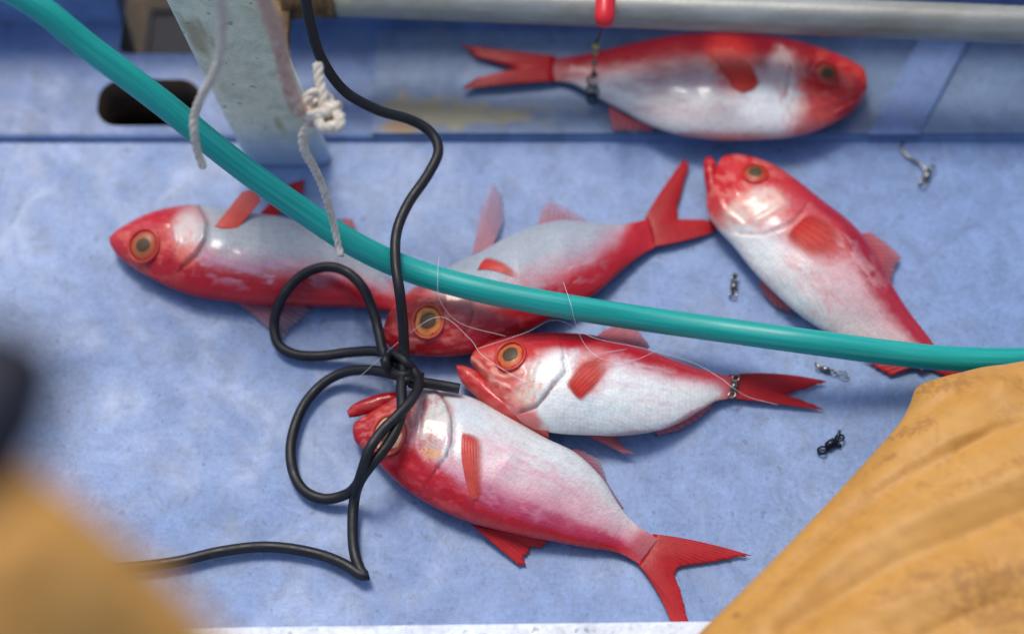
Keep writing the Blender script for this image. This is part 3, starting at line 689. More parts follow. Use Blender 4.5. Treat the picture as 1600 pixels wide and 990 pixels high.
# ---- fish C: behind B, head under the hose, tail to the upper right; back down
dvC = [(600, 526, 602, 508), (608, 540, 612, 484), (632, 551, 636, 458), (668, 556, 672, 434), (712, 555, 712, 412), (760, 546, 752, 394), (806, 526, 795, 370), (850, 504, 836, 354),
       (895, 480, 878, 345), (936, 454, 920, 348), (970, 424, 958, 351), (1000, 400, 988, 348), (1024, 385, 1012, 342)]
zC = [.020]*3+[.021]*6+[.018, .014, .011, .009]
relC = make_relief(dict(pts=[(712, 425), (735, 450), (740, 480), (725, 520)], head=1), ridges=[([(612, 495), (640, 480), (690, 470)], 5, .0014), ([(606, 520), (640, 535), (700, 535)], 5, .001)])
Cf, gC, lC = fish('C', 'red silver fish behind with its head under the hose and tail raised to the right', dvC, zC, .027, relC,
    dict(red=.20, pink=.46, seed=9, pinkc=np.array([.60, .16, .20]), base=np.array([.36, .41, .47]), uscale=([0, .5, .75, .9, 1], [1, 1, 1.3, 2.2, 4]), ops=[
        ('b', 640, 505, 95, 60, 0, np.array([.56, .03, .028]), 1, .35), ('b', 690, 530, 110, 26, -5, RED, .9, .4), ('b', 790, 512, 60, 18, -20, RED, .8, .5), ('b', 720, 465, 40, 18, 20, np.array([.48, .30, .28]), .75, .6), ('b', 740, 480, 50, 14, 10, np.array([.55, .10, .09]), .5, .6),
        ('b', 850, 385, 90, 30, -10, np.array([.38, .42, .47]), .7, .6), ('b', 830, 430, 70, 18, -25, np.array([.62, .40, .42]), .35, .7), ('b', 1005, 368, 30, 30, 0, RED, .95, .4), ('m', 660, 505, 70, 50, 0, np.array([.74, .20, .16]), .6, (14, 6)), ('m', 740, 515, 80, 30, -8, np.array([.62, .10, .08]), .6, (16, 6)), ('m', 860, 420, 90, 40, -20, np.array([.50, .40, .46]), .5, (24, 9))]), (800, 470))
jaw(Cf, lC, [(597, 520, 599, 533), (603, 500, 608, 537), (612, 482, 622, 530), (626, 470, 636, 500)], [.022, .022, .023, .024], .008, (.55, .025, .025), 5)
eye(Cf, lC, gC, 668, 503, 23, ring=(.80, .33, .09), iris=(.62, .13, .02), rim=(.62, .08, .04), pr=.52)
fin('tail_fin', [((1008, 340, .008), (1032, 300, .009), (1074, 241, .005)), ((1012, 350, .008), (1046, 304, .009), (1079, 256, .005)), ((1016, 358, .008), (1042, 336, .009), (1060, 318, .005)), ((1018, 364, .008), (1042, 350, .009), (1060, 342, .005)), ((1018, 372, .008), (1062, 354, .009), (1094, 342, .005)), ((1020, 378, .008), (1070, 361, .009), (1122, 343, .005)), ((1016, 386, .008), (1068, 376, .009), (1120, 360, .005))], M['fin_red'], Cf, lC, n=28)
fin('pelvic_fin', [((738, 400, .018), None, (752, 322, .006)), ((744, 398, .018), None, (770, 284, .004)), ((756, 394, .018), None, (784, 300, .004)), ((768, 388, .018), None, (790, 335, .004))], M['fin_pale'], Cf, lC, n=8, jag=.1)
fin('anal_fin', [((838, 358, .018), None, (850, 318, .006)), ((855, 352, .018), None, (860, 308, .005)), ((880, 350, .018), None, (884, 322, .006)), ((915, 352, .016), None, (918, 344, .006))], M['fin_pale'], Cf, lC, n=10, jag=.1)
fin('pectoral_fin', [(hz(gC, 744, 424, .0015), hz(gC, 772, 424, .003), hz(gC, 815, 440, .003)), (hz(gC, 748, 415, .002), hz(gC, 775, 417, .0035), hz(gC, 818, 436, .003)), (hz(gC, 758, 400), hz(gC, 784, 406), hz(gC, 814, 428))], M['fin_orange'], Cf, lC, drape=gC, n=7, amp=.0001, thick=.0003, soft=(.2, .4, .1, .4))

# ---- fish D: left, pectoral fin raised, back down
dvD = [(173, 384, 172, 372), (181, 396, 184, 360), (198, 411, 206, 347), (228, 430, 232, 335), (262, 447, 270, 325), (305, 462, 310, 321), (350, 469, 352, 330), (400, 475, 396, 335), (450, 477, 446, 341), (500, 478, 496, 357),
       (545, 479, 542, 382), (585, 482, 580, 412), (615, 487, 612, 438), (640, 494, 636, 462)]
zD = [.018]*3+[.019]*6+[.016, .014, .012, .010, .009]
relD = make_relief(dict(pts=[(312, 322), (324, 345), (322, 372), (306, 398), (288, 414)], head=1), ridges=[([(185, 368), (215, 350), (260, 350)], 5, .001), ([(270, 340), (276, 375), (262, 405)], 5, .0012)])
D, gD, lD = fish('D', 'red silver fish at the left with its pectoral fin raised and tail under another head', dvD, zD, .026, relD,
    dict(red=.22, pink=.44, seed=13, pinkc=np.array([.60, .22, .30]), base=np.array([.40, .43, .47]), uscale=([0, .6, .85, 1], [1, 1, 1.3, 1.6]), ops=[
        ('b', 230, 385, 80, 72, 15, np.array([.52, .02, .03]), 1, .3), ('b', 280, 430, 70, 30, 20, RED, .95, .4), ('b', 280, 335, 40, 16, 5, RED, .6, .5), ('b', 292, 362, 22, 28, 10, np.array([.62, .54, .52]), .9, .5), ('b', 292, 398, 18, 12, 0, np.array([.72, .16, .10]), .8, .6),
        ('b', 400, 380, 70, 35, 8, np.array([.44, .47, .49]), .5, .7), ('m', 240, 390, 70, 55, 10, np.array([.66, .12, .08]), .6, (14, 8)), ('m', 400, 420, 110, 30, 6, np.array([.60, .34, .46]), .6, (26, 8)), ('m', 300, 400, 30, 40, 10, np.array([.60, .10, .09]), .6, (7, 12)), ('l', [(312, 322), (324, 345), (322, 372), (308, 398)], 6, np.array([.26, .25, .27]), .45)]), (400, 430))
eye(D, lD, gD, 225, 384, 24, ring=(.50, .075, .03), iris=(.38, .11, .025), rim=(.50, .03, .02), pr=.45)
fin('dorsal_fin', [((362, 468, .012), (398, 494, .006), (440, 532, .003)), ((380, 472, .012), (416, 500, .006), (452, 530, .003)), ((410, 474, .012), None, (462, 512, .003)), ((440, 476, .012), None, (478, 494, .003)), ((472, 477, .012), None, (488, 484, .003))], M['fin_grey'], D, lD, n=12, jag=.12)
fin('pectoral_fin', [(hz(gD, 334, 356, -.001), None, (380, 298, .042)), (hz(gD, 346, 359, -.001), None, (394, 292, .042)), (hz(gD, 358, 360, -.001), None, (404, 298, .042)), (hz(gD, 370, 358, -.001), None, (408, 314, .042))], M['fin_orange'], D, lD, n=8, jag=.08)
fin('pelvic_fin', [((396, 344, .018), (424, 316, .012), (452, 286, .006)), ((408, 344, .018), (440, 312, .012), (480, 278, .006)), ((424, 345, .018), (450, 322, .012), (474, 302, .006))], M['fin_red'], D, lD, n=7, jag=.06)
fin('anal_fin', [((500, 362, .014), None, (530, 341, .006)), ((512, 368, .014), None, (555, 340, .005)), ((530, 380, .014), None, (556, 356, .005)), ((556, 398, .013), None, (566, 384, .005))], M['fin_rose'], D, lD, n=8, jag=.08)
fin('tail_fin', [((628, 462, .0055), None, (720, 452, .006)), ((632, 470, .0055), None, (700, 466, .006)), ((634, 478, .0055), None, (680, 480, .006)), ((634, 488, .0055), None, (715, 510, .006))], M['fin_red'], D, lD, n=18)

# ---- fish E: right, head to the top, back towards the right
dvE = [(1134, 246, 1124, 254), (1152, 243, 1112, 272), (1180, 248, 1104, 300), (1214, 262, 1106, 332), (1250, 287, 1120, 356), (1288, 318, 1146, 384), (1324, 345, 1178, 424), (1352, 374, 1212, 458), (1376, 412, 1244, 487), (1400, 456, 1284, 514),
       (1424, 492, 1330, 537), (1446, 520, 1376, 552), (1464, 544, 1418, 563), (1478, 560, 1440, 578)]
zE = [.020]*3+[.022]*6+[.018, .015, .013, .010, .009]
relE = make_relief(dict(pts=[(1262, 322), (1246, 342), (1222, 356), (1192, 366), (1156, 366)], head=-1), ridges=[([(1112, 290), (1130, 330), (1160, 352)], 6, .0014), ([(1210, 290), (1225, 318), (1180, 345)], 6, .001), ([(1126, 262), (1140, 280), (1150, 300)], 5, .0012)])
E, gE, lE = fish('E', 'red silver fish at the right pointing its head up with tail under the hose', dvE, zE, .029, relE,
    dict(red=.25, pink=.85, seed=21, pinkc=np.array([.66, .34, .36]), dorsal=np.array([.42, .016, .036]), base=np.array([.78, .78, .75]), uscale=([0, .5, .8, 1], [1, 1.1, 1.2, 1.4]), ops=[
        ('b', 1165, 286, 74, 52, 30, np.array([.58, .022, .026]), 1, .35), ('b', 1120, 305, 22, 46, -10, np.array([.56, .02, .025]), .95, .35), ('b', 1230, 305, 60, 30, 45, np.array([.55, .04, .05]), .8, .5),
        ('b', 1180, 325, 46, 22, -18, np.array([.72, .56, .46]), .95, .45), ('b', 1205, 312, 28, 14, 30, np.array([.74, .52, .46]), .7, .5), ('b', 1240, 348, 26, 9, -30, WHITE, .95, .4), ('b', 1190, 395, 40, 24, 40, WHITE, .8, .5),
        ('b', 1270, 350, 44, 22, 25, np.array([.55, .03, .03]), .8, .5), ('b', 1276, 370, 56, 28, 25, np.array([.64, .10, .09]), .9, .5), ('b', 1255, 480, 60, 14, 42, np.array([.58, .66, .68]), .8, .6), ('b', 1350, 520, 60, 20, 25, np.array([.66, .58, .55]), .5, .6), ('b', 1350, 398, 52, 12, 55, np.array([.34, .012, .035]), .85, .5),
        ('m', 1160, 290, 70, 60, 30, np.array([.74, .20, .16]), .6, (14, 7)), ('m', 1190, 335, 50, 22, -15, np.array([.70, .30, .26]), .6, (10, 7)), ('m', 1300, 430, 90, 60, 50, np.array([.72, .42, .42]), .7, (22, 8)), ('m', 1230, 430, 60, 30, 50, np.array([.80, .80, .74]), .5, (18, 8)), ('l', [(1156, 366), (1192, 366), (1222, 356)], 2.4, np.array([.40, .24, .2]), .6), ('l', [(1246, 342), (1222, 358)], 2, np.array([.25, .2, .2]), .5)]), (1260, 410))
jaw(E, lE, [(1101, 248, 1112, 247), (1099, 262, 1118, 256), (1101, 285, 1120, 282), (1106, 312, 1124, 312)], [.022]*4, .009, (.50, .014, .02), 6)
eye(E, lE, gE, 1180, 271, 19, ring=(.52, .06, .02), iris=(.27, .11, .03), rim=(.54, .025, .02), pr=.55)
fin('dorsal_fin', [((1340, 366, .018), None, (1362, 362, .010)), ((1356, 384, .018), None, (1396, 388, .008)), ((1366, 400, .018), None, (1409, 402, .007)), ((1374, 414, .018), None, (1398, 418, .007)), ((1384, 434, .016), None, (1394, 440, .008))], M['fin_rose'], E, lE, n=10, jag=.05)
fin('pelvic_fin', [((1190, 424, .018), None, (1186, 448, .006)), ((1196, 434, .018), None, (1194, 462, .005)), ((1212, 450, .018), None, (1214, 482, .004)), ((1226, 466, .018), None, (1240, 492, .004))], M['fin_rose'], E, lE, n=8, jag=.08)
fin('pectoral_fin', [(hz(gE, 1266, 330), hz(gE, 1300, 344), hz(gE, 1338, 374)), (hz(gE, 1250, 344), hz(gE, 1284, 360), hz(gE, 1326, 394)), (hz(gE, 1236, 358), hz(gE, 1264, 378), hz(gE, 1302, 412)), (hz(gE, 1224, 372), hz(gE, 1242, 396), hz(gE, 1266, 420))], M['fin_orange'], E, lE, drape=gE, n=8, amp=.0001, thick=.0003, soft=(.35, .4, .12, .5))
fin('tail_fin', [((1432, 560, .0065), (1400, 562, .007), (1346, 562, .004)), ((1438, 566, .0065), (1420, 574, .007), (1390, 588, .004)), ((1450, 570, .0065), (1440, 572, .007), (1420, 570, .004)), ((1462, 566, .0065), (1456, 572, .007), (1446, 574, .004)), ((1470, 562, .0065), (1480, 576, .006), (1500, 598, .003)), ((1480, 555, .0065), (1510, 576, .006), (1560, 600, .003))], M['fin_red'], E, lE, n=22)

# ---- fish F: uppermost, on the ledge, head right, back up
LZF = LZ+.004
dvF = [(1354, 124, 1353, 138), (1349, 108, 1345, 160), (1330, 96, 1322, 180), (1306, 86, 1296, 195), (1270, 74, 1262, 208), (1226, 63, 1222, 215), (1170, 56, 1168, 218), (1112, 54, 1112, 217), (1056, 57, 1056, 209), (1008, 65, 1010, 193),
       (964, 75, 968, 171), (926, 83, 930, 150), (892, 89, 894, 131), (858, 91, 860, 126)]
zF = np.array([.020]*3+[.021]*6+[.017, .013, .010, .008, .006])+LZF
relF = make_relief(dict(pts=[(1222, 80), (1236, 110), (1228, 150), (1238, 185), (1240, 210)], head=-1), ridges=[([(1340, 130), (1305, 160), (1270, 170)], 6, .0012), ([(1262, 90), (1256, 140), (1266, 190)], 6, .001)])
Fh, gF, lF = fish('F', 'red silver fish on the ledge beneath the grey pipe with its head at right', dvF, zF, .028, relF,
    dict(red=.34, pink=.56, seed=31, pinkc=np.array([.44, .17, .20]), dorsal=np.array([.22, .006, .012]), base=np.array([.58, .56, .56]), uscale=([0, .5, .8, 1], [1, 1, 1.2, 1.9]), ops=[  # reds of the back darkened to imitate the pipe's shade
        ('b', 1312, 130, 62, 74, 0, np.array([.56, .022, .022]), 1, .3), ('b', 1268, 190, 40, 34, -20, np.array([.62, .06, .05]), .8, .5), ('b', 1250, 90, 50, 30, 10, np.array([.28, .012, .016]), .8, .5), ('b', 1170, 80, 70, 24, 5, np.array([.24, .008, .014]), .8, .5),
        ('b', 1222, 110, 22, 30, 0, np.array([.60, .48, .46]), .8, .5), ('b', 1248, 168, 14, 14, 0, PEACH, .7, .6), ('b', 1200, 170, 46, 32, 0, WHITE, .85, .5), ('b', 1060, 170, 60, 18, 8, np.array([.66, .52, .52]), .4, .7), ('b', 970, 140, 40, 20, 10, WHITE, .5, .6),
        ('b', 1120, 214, 80, 8, 0, np.array([.50, .22, .22]), .7, .5), ('m', 1300, 140, 60, 60, 0, np.array([.66, .10, .06]), .6, (12, 8)), ('m', 1060, 140, 130, 40, 4, np.array([.50, .36, .38]), .6, (28, 8)), ('m', 1235, 130, 24, 60, 0, np.array([.60, .20, .18]), .5, (7, 14)), ('b', 1140, 95, 34, 50, -28, np.array([.54, .03, .02]), .85, .4)]), (1100, 150), LZF)
jaw(Fh, lF, [(1355, 132, 1354, 142), (1346, 148, 1340, 164), (1326, 164, 1318, 182), (1296, 176, 1290, 194)], [.021+LZF]*4, .012, (.52, .02, .022), 7)
eye(Fh, lF, gF, 1292, 116, 21, ring=(.48, .04, .025), iris=(.30, .045, .02), rim=(.46, .02, .015), pr=.5)
fin('tail_fin', [((868, 88, .0185), (790, 79, .02), (716, 69, .017)), ((866, 96, .0185), (800, 95, .02), (738, 88, .017)), ((864, 104, .0185), (830, 104, .02), (806, 107, .017)), ((864, 114, .0185), (800, 114, .02), (738, 124, .017)), ((868, 127, .0185), (790, 132, .02), (716, 141, .017))], M['fin_deep'], Fh, lF, n=26)
fin('anal_fin', [((952, 166, .026), None, (950, 182, .018)), ((966, 176, .026), None, (958, 204, .016)), ((990, 188, .026), None, (985, 206, .016)), ((1022, 200, .026), None, (1018, 206, .016))], M['fin_rose'], Fh, lF, n=8, jag=.08)
fin('pelvic_fin', [((1170, 210, .028), None, (1170, 219, .018)), ((1150, 212, .028), None, (1130, 222, .016)), ((1120, 211, .028), None, (1092, 216, .016)), ((1090, 207, .028), None, (1075, 212, .018))], M['fin_rose'], Fh, lF, n=8, jag=.08)
fin('pectoral_fin', [(hz(gF, 1188, 130), hz(gF, 1172, 100), hz(gF, 1146, 72)), (hz(gF, 1178, 142), hz(gF, 1156, 106), hz(gF, 1128, 70)), (hz(gF, 1162, 147), hz(gF, 1140, 110), hz(gF, 1112, 72)), (hz(gF, 1146, 140), hz(gF, 1128, 112), hz(gF, 1108, 86))], M['fin_orange'], Fh, lF, drape=gF, n=8, amp=.0001, thick=.0003, soft=(.15, .2, .1))

# ------------------------------------------------------------------ hose
def path3(pts, n):
    q = cr([(x, y, z*600) for x, y, z in pts], n)
    return px(q[:, 0], q[:, 1], q[:, 2]/600)
hp = path3([(-120, -85, .34), (40, -2, .31), (140, 75, .27), (250, 158, .225), (330, 224, .19), (400, 278, .16), (480, 334, .125), (560, 385, .10), (650, 425, .080), (760, 455, .076), (880, 478, .070), (1000, 497, .052), (1120, 514, .050), (1250, 532, .062), (1400, 552, .050), (1500, 561, .040), (1620, 562, .03), (1800, 556, .02)], 220)
k = 24
v, f = tube_data(hp, 20*1.66/F_PX, k)
uv = np.array([(abs(j/k-.5)*2, i*.12) for i in range(len(hp)) for j in range(k)])
tag(obj('garden_hose', v, f, M['hose'], uv=uv), 'teal green plastic hose crossing the whole deck diagonally', 'hose')

# ------------------------------------------------------------------ black cord with its two loops and knot
cr_r = 8.6*1.62/F_PX
cord = thing('black_cord', 'black rubber cord tied in a knot with two loops', 'cord', P1(620, 575, 0))
cl = np.array(cord.location)
main = [(468, -60, .30), (478, 0, .27), (486, 42, .25), (502, 92, .22), (538, 142, .18), (590, 172, .15), (640, 187, .13), (672, 206, .12), (685, 236, .115), (668, 274, .11), (638, 318, .105), (620, 362, .104), (618, 410, .104), (625, 460, .098), (630, 510, .07), (631, 560, .050), (627, 604, .058), (628, 636, .064), (622, 664, .066), (606, 694, .062), (580, 726, .056), (562, 752, .040), (554, 778, .018), (551, 815, .012), (553, 858, .010), (562, 888, .011), (571, 900, .013),
        (560, 895, .012), (536, 880, .011), (500, 866, .010), (450, 856, .010), (400, 854, .010), (340, 862, .010), (280, 876, .010), (220, 884, .010), (120, 892, .010), (0, 900, .010)]
loop1 = [(660, 590, .040), (640, 582, .040), (618, 570, .040), (600, 552, .038), (592, 520, .036), (583, 485, .040), (566, 448, .046), (540, 424, .046), (508, 417, .044), (472, 430, .044), (444, 460, .040), (429, 500, .018), (434, 536, .011), (460, 553, .010), (500, 556, .011), (550, 550, .018), (590, 549, .030), (612, 560, .038), (632, 580, .044), (645, 600, .052)]
loop2 = [(718, 607, .040), (690, 602, .042), (655, 596, .046), (620, 586, .044), (580, 578, .030), (540, 581, .018), (506, 598, .012), (478, 628, .010), (461, 665, .010), (454, 704, .010), (460, 742, .010), (478, 768, .010), (508, 779, .011), (540, 772, .018), (558, 756, .034), (568, 728, .058), (578, 700, .068), (596, 674, .070), (620, 650, .072), (642, 626, .068), (653, 606, .058), (652, 590, .050), (640, 572, .046), (622, 560, .044)]
for pts in (main, loop1, loop2):
    v, f = tube_data(path3(pts, 60+9*len(pts)), cr_r, 12)
    obj('strand', v, f, M['cord'], cord, loc=cl)
kn = []
for i, t in enumerate(np.linspace(0, 2*math.pi*2.2, 60)):
    kn.append((624+20*math.cos(t)+3*i/60-4, 572+15*math.sin(t)+10*math.cos(t)+10*i/60-5, .045+.010*math.sin(t*1.5)))
v, f = tube_data(path3(kn, 140), cr_r*.9, 12); obj('knot', v, f, M['cord'], cord, loc=cl)

# ------------------------------------------------------------------ white ropes (three laid strands)
def rope_data(path, rad, pitch, k=8):
    p = np.asarray(path); n = len(p); s = np.concatenate([[0], np.cumsum(np.linalg.norm(np.diff(p, axis=0), axis=1))])
    t = np.gradient(p, axis=0); t /= np.linalg.norm(t, axis=1)[:, None]
    ref = np.array([1., 0, 0]); a = np.cross(t, ref); a /= np.linalg.norm(a, axis=1)[:, None]; b_ = np.cross(t, a)
    rad = np.broadcast_to(rad, (n,)); parts = []
    for q in range(3):
        ph = 2*math.pi*(s/pitch+q/3)
        parts.append(tube_data(p+(rad*.39*np.cos(ph))[:, None]*a+(rad*.39*np.sin(ph))[:, None]*b_, rad*.62, k))
    return join(*parts)
ra = thing('rope', 'thin pale rope hanging left of the greenish post over the hose', 'rope', P1(310, 240, 0))
p_ = path3([(330, -60, .46), (342, 0, .42), (347, 40, .39), (344, 80, .36), (336, 112, .34), (318, 145, .31), (305, 175, .285), (303, 205, .27), (308, 235, .25), (318, 262, .235)], 160)
v, f = rope_data(p_, np.interp(np.linspace(0, 1, 160), [0, 1], [.0044, .0038]), .024); obj('strand', v, f, M['rope'], ra, loc=np.array(ra.location))
rb = thing('rope', 'pinkish twisted rope with a white knot in front of the greenish post', 'rope', P1(505, 180, 0)); lb = np.array(rb.location)
p_ = path3([(398, -60, .46), (412, 0, .42), (428, 40, .38), (440, 85, .34), (449, 130, .31), (464, 165, .285), (486, 182, .27), (505, 178, .265)], 200)
v, f = rope_data(p_, .0068, .030); obj('strand', v, f, M['rope_pink'], rb, loc=lb)
p_ = path3([(505, 182, .262), (486, 196, .26), (474, 212, .25), (476, 236, .235), (488, 258, .215), (500, 282, .19), (510, 310, .17), (520, 345, .14), (528, 380, .122), (533, 400, .118)], 200)
v, f = rope_data(p_, np.interp(np.linspace(0, 1, 200), [0, .3, 1], [.0052, .0042, .0034]), .022); obj('tail', v, f, M['rope'], rb, loc=lb)
kp = []
for t in np.linspace(0, 2*math.pi*3.2, 90):
    kp.append((506+19*math.cos(t)+7*math.cos(2.3*t), 172+17*math.sin(t*1.0+.4)+12*math.sin(1.7*t), .268+.014*math.sin(t*1.4)))
kp += [(505, 150, .28), (499, 128, .285), (497, 108, .29), (496, 100, .292)]
v, f = rope_data(path3(kp, 420), .0048, .022, 7); obj('knot', v, f, M['rope'], rb, loc=lb)

# ------------------------------------------------------------------ fishing tackle
def torus(c, r, w_, tilt=(0, 0, 1), k=8, sx=1.0, rot=0):
    q = Vector((0, 0, 1)).rotation_difference(Vector(tilt).normalized()).to_matrix(); P = []
    for a in np.linspace(0, 2*math.pi, 25):
        p = q @ (Matrix.Rotation(rot, 3, 'Z') @ Vector((r*sx*math.cos(a), r*math.sin(a), 0))); P.append((c[0]+p.x, c[1]+p.y, c[2]+p.z))
    return tube_data(P, w_, k, False)
def swivel(x, y, z, ang, label, m_='steel', sc=1.0, snap=True, tailpts=None):
    o = P1(x, y, z); t = thing('fishing_swivel', label, 'swivel', o, 'small swivels of fishing tackle on and near the fish')
    L = .0075*sc; ca, sa = math.cos(R(ang)), math.sin(R(ang)); ax = np.array([ca, sa, 0])
    bc = o+np.array([0, 0, .0032*sc])
    v, f = lathe([(.0012*sc, -L*.55), (.0026*sc, -L*.42), (.0030*sc, 0), (.0026*sc, L*.42), (.0012*sc, L*.55)], 14, bc, ax); obj('barrel', v, f, M[m_], t, loc=o)
    for s in (-1, 1):
        c = bc+ax*s*(L*.6+.0028*sc); v, f = torus(c, .0028*sc, .0007*sc, (-sa*.5, ca*.5, 1), 7); obj('ring', v, f, M[m_], t, loc=o)
    if snap:
        q = bc+ax*(L*.6+.0052*sc); n_ = np.array([-sa, ca, 0])
        P = [q, q+ax*.004*sc+n_*.0025*sc, q+ax*.009*sc+n_*.003*sc, q+ax*.013*sc, q+ax*.010*sc-n_*.0028*sc, q+ax*.004*sc-n_*.0025*sc, q+ax*.001*sc]
        v, f = tube_data(cr(P, 40), .00065*sc, 7); obj('snap', v, f, M[m_], t, loc=o)
    if tailpts:
        v, f = tube_data(path3(tailpts, 50), .0011*sc, 7); obj('hook_wire', v, f, M[m_], t, loc=o)
    return t
swivel(1146, 450, 0, 80, 'shiny steel swivel on the deck left of the head up fish belly', sc=1.25, snap=False, tailpts=[(1146, 440, .002), (1143, 434, .003), (1149, 428, .002), (1147, 434, .001)])
swivel(1290, 579, 0, -20, 'grey steel swivel on the deck just above the middle fish tail tip', sc=1.0, snap=True, tailpts=[(1286, 578, .003), (1279, 572, .003), (1274, 566, .002)])
swivel(1297, 696, 0, 35, 'black bent swivel lying alone on the deck near the yellow leg', 'blacksteel', 1.45, False, [(1308, 688, .003), (1310, 680, .004), (1312, 672, .004), (1308, 690, .003), (1314, 696, .003), (1300, 694, .003), (1290, 704, .002), (1279, 707, .001)])
swivel(1447, 278, 0, 60, 'dull steel swivel with a wire trace at the far right of the deck', sc=1.4, snap=False, tailpts=[(1448, 268, .003), (1438, 257, .003), (1420, 245, .003), (1408, 232, .002), (1412, 222, .002)])
zt = height_at(gB, 1144, 606)
swivel(1146, 606, zt-.0005, 75, 'steel swivel resting on the tail root of the middle fish', sc=1.25, snap=False)
# red float on a beaded trace, hung from the pipe
zp = PZ+.018
rig = thing('float_rig', 'small red float with a beaded swivel trace hanging from the grey pipe', 'float', P1(945, 20, zp)); lr = np.array(rig.location)
a_, b2 = P1(947, -18, zp+.016), P1(944, 42, zp+.008); ax = b2-a_; L = np.linalg.norm(ax)
prof = [(.002, 0), (.0075, .0018), (.0094, .006), (.0100, .014), (.0100, L-.014), (.0093, L-.007), (.0072, L-.002), (.002, L)]
v, f = lathe(prof, 20, a_, ax); obj('float', v, f, M['redplastic'], rig, loc=lr)
z1 = height_at(gF, 926, 140)+.003
tr_ = path3([(944, 40, zp+.006), (938, 54, zp-.02), (931, 70, .09), (929, 90, z1+.025), (928, 110, z1+.006), (927, 128, z1), (926, 150, z1-.004)], 60)
v, f = tube_data(tr_, .0011, 7); obj('trace', v, f, M['blacksteel'], rig, loc=lr)
for (x, y, z, r, m_) in ((931, 72, .088, .0042, 'brass'), (930, 82, .065, .0034, 'brass'), (929, 97, .05, .0028, 'steel'), (928, 115, z1+.004, .0030, 'blacksteel'), (927, 132, z1+.001, .0036, 'steel')):
    c = P1(x, y, z); v, f = lathe([(r*.3, -r), (r*.8, -r*.6), (r, 0), (r*.8, r*.6), (r*.3, r)], 12, c, (0, 1, .4)); obj('bead', v, f, M[m_], rig, loc=lr)
for (x, y, r) in ((926, 126, .0052), (926, 142, .0056), (925, 154, .0050)):
    v, f = torus(P1(x, y, z1-.001), r, .0013, (0, -.3, 1)); obj('ring', v, f, M['blacksteel'], rig, loc=lr)

# fine monofilament lying over the fish
def line(label, pts, r=.00032):
    q = path3(pts, 80); v, f = tube_data(q, r, 5); tag(obj('fishing_line', v, f, M['mono']), label, 'fishing line')
H = lambda g, x, y, d=.002: (x, y, height_at(g, x, y)+d)
line('fine pale line from the hose down over the middle fish back', [(880, 440, .09), (892, 476, .10), (898, 500, .085), (912, 535, .06), (940, 560, .062), (990, 562, .05), (1030, 545, .04), (1060, 530, .02)])
line('fine pale line running along the middle fish flank to its tail', [(745, 545, .05), (820, 520, .055), (870, 500, .05), (930, 528, .055), (1010, 545, .045), (1080, 565, .035), (1125, 590, .03), (1146, 606, .03), (1170, 620, .02), (1215, 632, .012)])
line('fine pale line draped in front of the behind fish head', [(560, 590, .03), (640, 520, .06), (690, 495, .065), (735, 530, .06), (760, 560, .06), (842, 600, .064), (905, 560, .064), (980, 545, .045)])
line('fine pale line standing up beside the hose above the eye', [(686, 400, .09), (684, 430, .10), (688, 470, .085), (720, 505, .06), (790, 525, .05)])

# ------------------------------------------------------------------ person: two knees in yellow oilskins, nearest the viewer
per_ = thing('person', 'person in mustard yellow oilskin trousers seen only as two knees at the bottom corners', 'person', (0.15, -.75, 0))
lp = np.array(per_.location)
dvR = [(1434, 604, 1640, 562), (1428, 612, 1700, 566), (1421, 632, 1780, 590), (1404, 662, 1860, 640), (1366, 706, 1920, 720), (1300, 778, 1980, 830), (1220, 862, 2000, 960), (1150, 932, 2000, 1100), (1086, 995, 1980, 1240), (1020, 1066, 1960, 1380), (900, 1190, 1900, 1600)]
zR = [.065, .07, .075, .08, .085, .09, .095, .10, .11, .12, .14]
LPROF = ([0, .02, .05, .1, .2, .5, 1], [.18, .38, .55, .72, .88, 1, 1.0])
ridgR = [([(1130, 975), (1240, 880), (1330, 800), (1420, 740), (1600, 650)], 20, -.012), ([(1110, 990), (1210, 880), (1300, 790), (1400, 690)], 22, .007), ([(1180, 970), (1330, 850), (1470, 790), (1620, 730)], 24, .012),
         ([(1230, 985), (1400, 880), (1620, 790)], 16, -.008), ([(1300, 990), (1450, 920), (1640, 860)], 26, .007), ([(1408, 668), (1450, 640), (1490, 612)], 12, -.009), ([(1440, 620), (1490, 600), (1560, 596)], 12, .006),
         ([(1400, 700), (1470, 660), (1580, 600)], 16, .007), ([(1360, 760), (1480, 690), (1620, 640)], 14, .006), ([(1450, 990), (1560, 940), (1660, 930)], 14, -.006), ([(1500, 700), (1560, 665), (1640, 655)], 10, -.005)]
def relR(X, Y, U, V):
    z = np.zeros_like(X)
    for pts, wd, hh in ridgR:
        d, s = dline(X, Y, pts); z += .55*hh*np.exp(-(d/wd)**2)
    q = X*.72+Y*.69; r_ = -X*.69+Y*.72
    return z+(NZ.f(q/340+7, r_/80, 2)-.5)*.012+(NZ.f(q/120, r_/40, 2)-.5)*.002
g = loft(dvR, zR, .062, n=340, m=260, fprof=LPROF, relief=relR, under=1.0)
X, Y = g['PX'][..., 0], g['PX'][..., 1]; col = np.zeros(X.shape+(4,)); col[..., :3] = (.22, .075, .02)
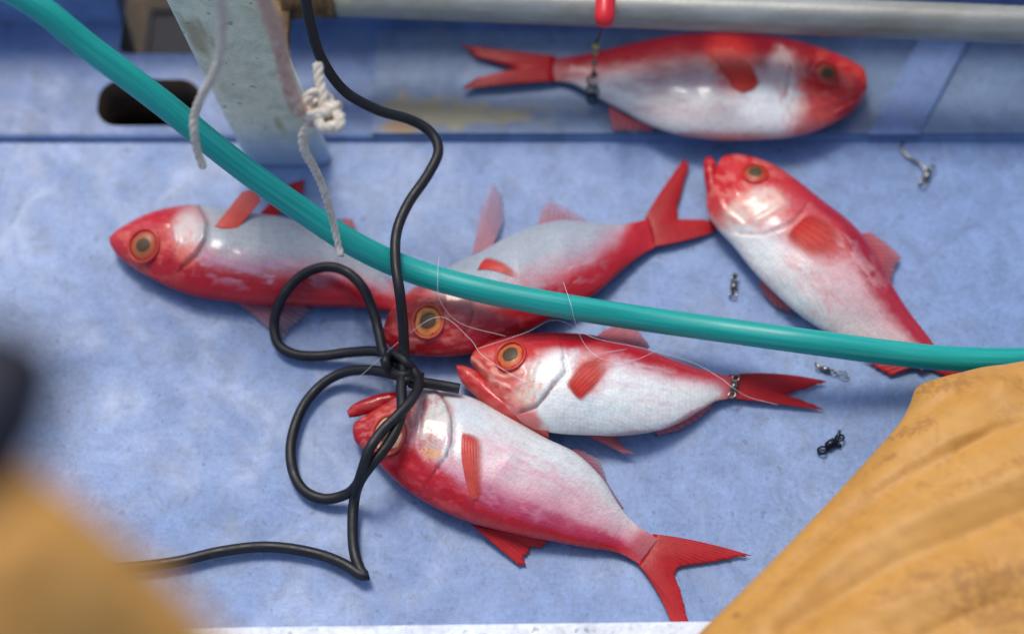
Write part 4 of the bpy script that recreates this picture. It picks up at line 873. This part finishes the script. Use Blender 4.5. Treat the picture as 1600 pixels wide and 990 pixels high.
for x, y, rx, ry, an, st in ((1545, 915, 60, 26, -15, .9), (1570, 960, 60, 26, 0, .9), (1500, 895, 40, 12, -20, .8), (1475, 606, 46, 9, -14, .75), (1425, 672, 30, 9, -25, .7), (1390, 716, 9, 6, 0, 1), (1378, 724, 22, 6, -30, .6), (1204, 826, 14, 5, 40, .7), (1152, 962, 7, 5, 0, 1),
        (1330, 800, 90, 10, -38, .35), (1560, 740, 70, 8, -25, .5), (1240, 900, 90, 8, -42, .3), (1410, 930, 60, 6, -15, .5), (1290, 835, 40, 6, -40, .3), (1585, 640, 40, 10, -20, .4), (1380, 925, 20, 6, 0, .6), (1450, 900, 30, 8, 0, .5)):  # long faint streaks on folds imitate crease shade, the rest are stains
    ca, sa = math.cos(R(an)), math.sin(R(an)); dx, dy = X-x, Y-y
    d = np.hypot((dx*ca+dy*sa)/rx, (-dx*sa+dy*ca)/ry); nn = NZ.f(X/7+x, Y/5, 4)-.5
    col[..., 3] = np.maximum(col[..., 3], st*.5*sstep(1.1, .5, d+nn*3.0))
loft_mesh('trouser_leg', g, M['oil'], per_, col, lp)
dvL = [(-320, 620, -700, 900), (-240, 628, -720, 1000), (-130, 648, -740, 1100), (-20, 690, -740, 1200), (85, 752, -720, 1280), (178, 826, -680, 1340), (262, 898, -640, 1400), (345, 985, -600, 1460), (425, 1070, -560, 1540), (540, 1220, -440, 1700)]
zL = [.78, .81, .84, .86, .87, .87, .86, .85, .84, .82]
g = loft(dvL, zL, .05, n=140, m=90, fprof=LPROF, relief=lambda X, Y, U, V: (NZ.f(X/160+3, Y/110, 3)-.5)*.02, under=1.0)
loft_mesh('trouser_leg', g, M['oil2'], per_, np.zeros(g['U'].shape+(4,)), lp)
# dark rounded object of unknown kind, placed against the near knee
c = P1(-34, 650, 1.0)
v, f = lathe([(.004, -.042), (.018, -.038), (.026, -.026), (.030, -.006), (.030, .006), (.026, .026), (.018, .038), (.004, .042)], 28, (0, 0, 0), (.35, .9, .1))
v = v*.84; ob = obj('dark_round_object', v+c, f, mat('navy_matte', (.006, .007, .020), .6)[0], loc=c)
tag(ob, 'navy black rounded object blurred at the left edge above the yellow knee', 'float')
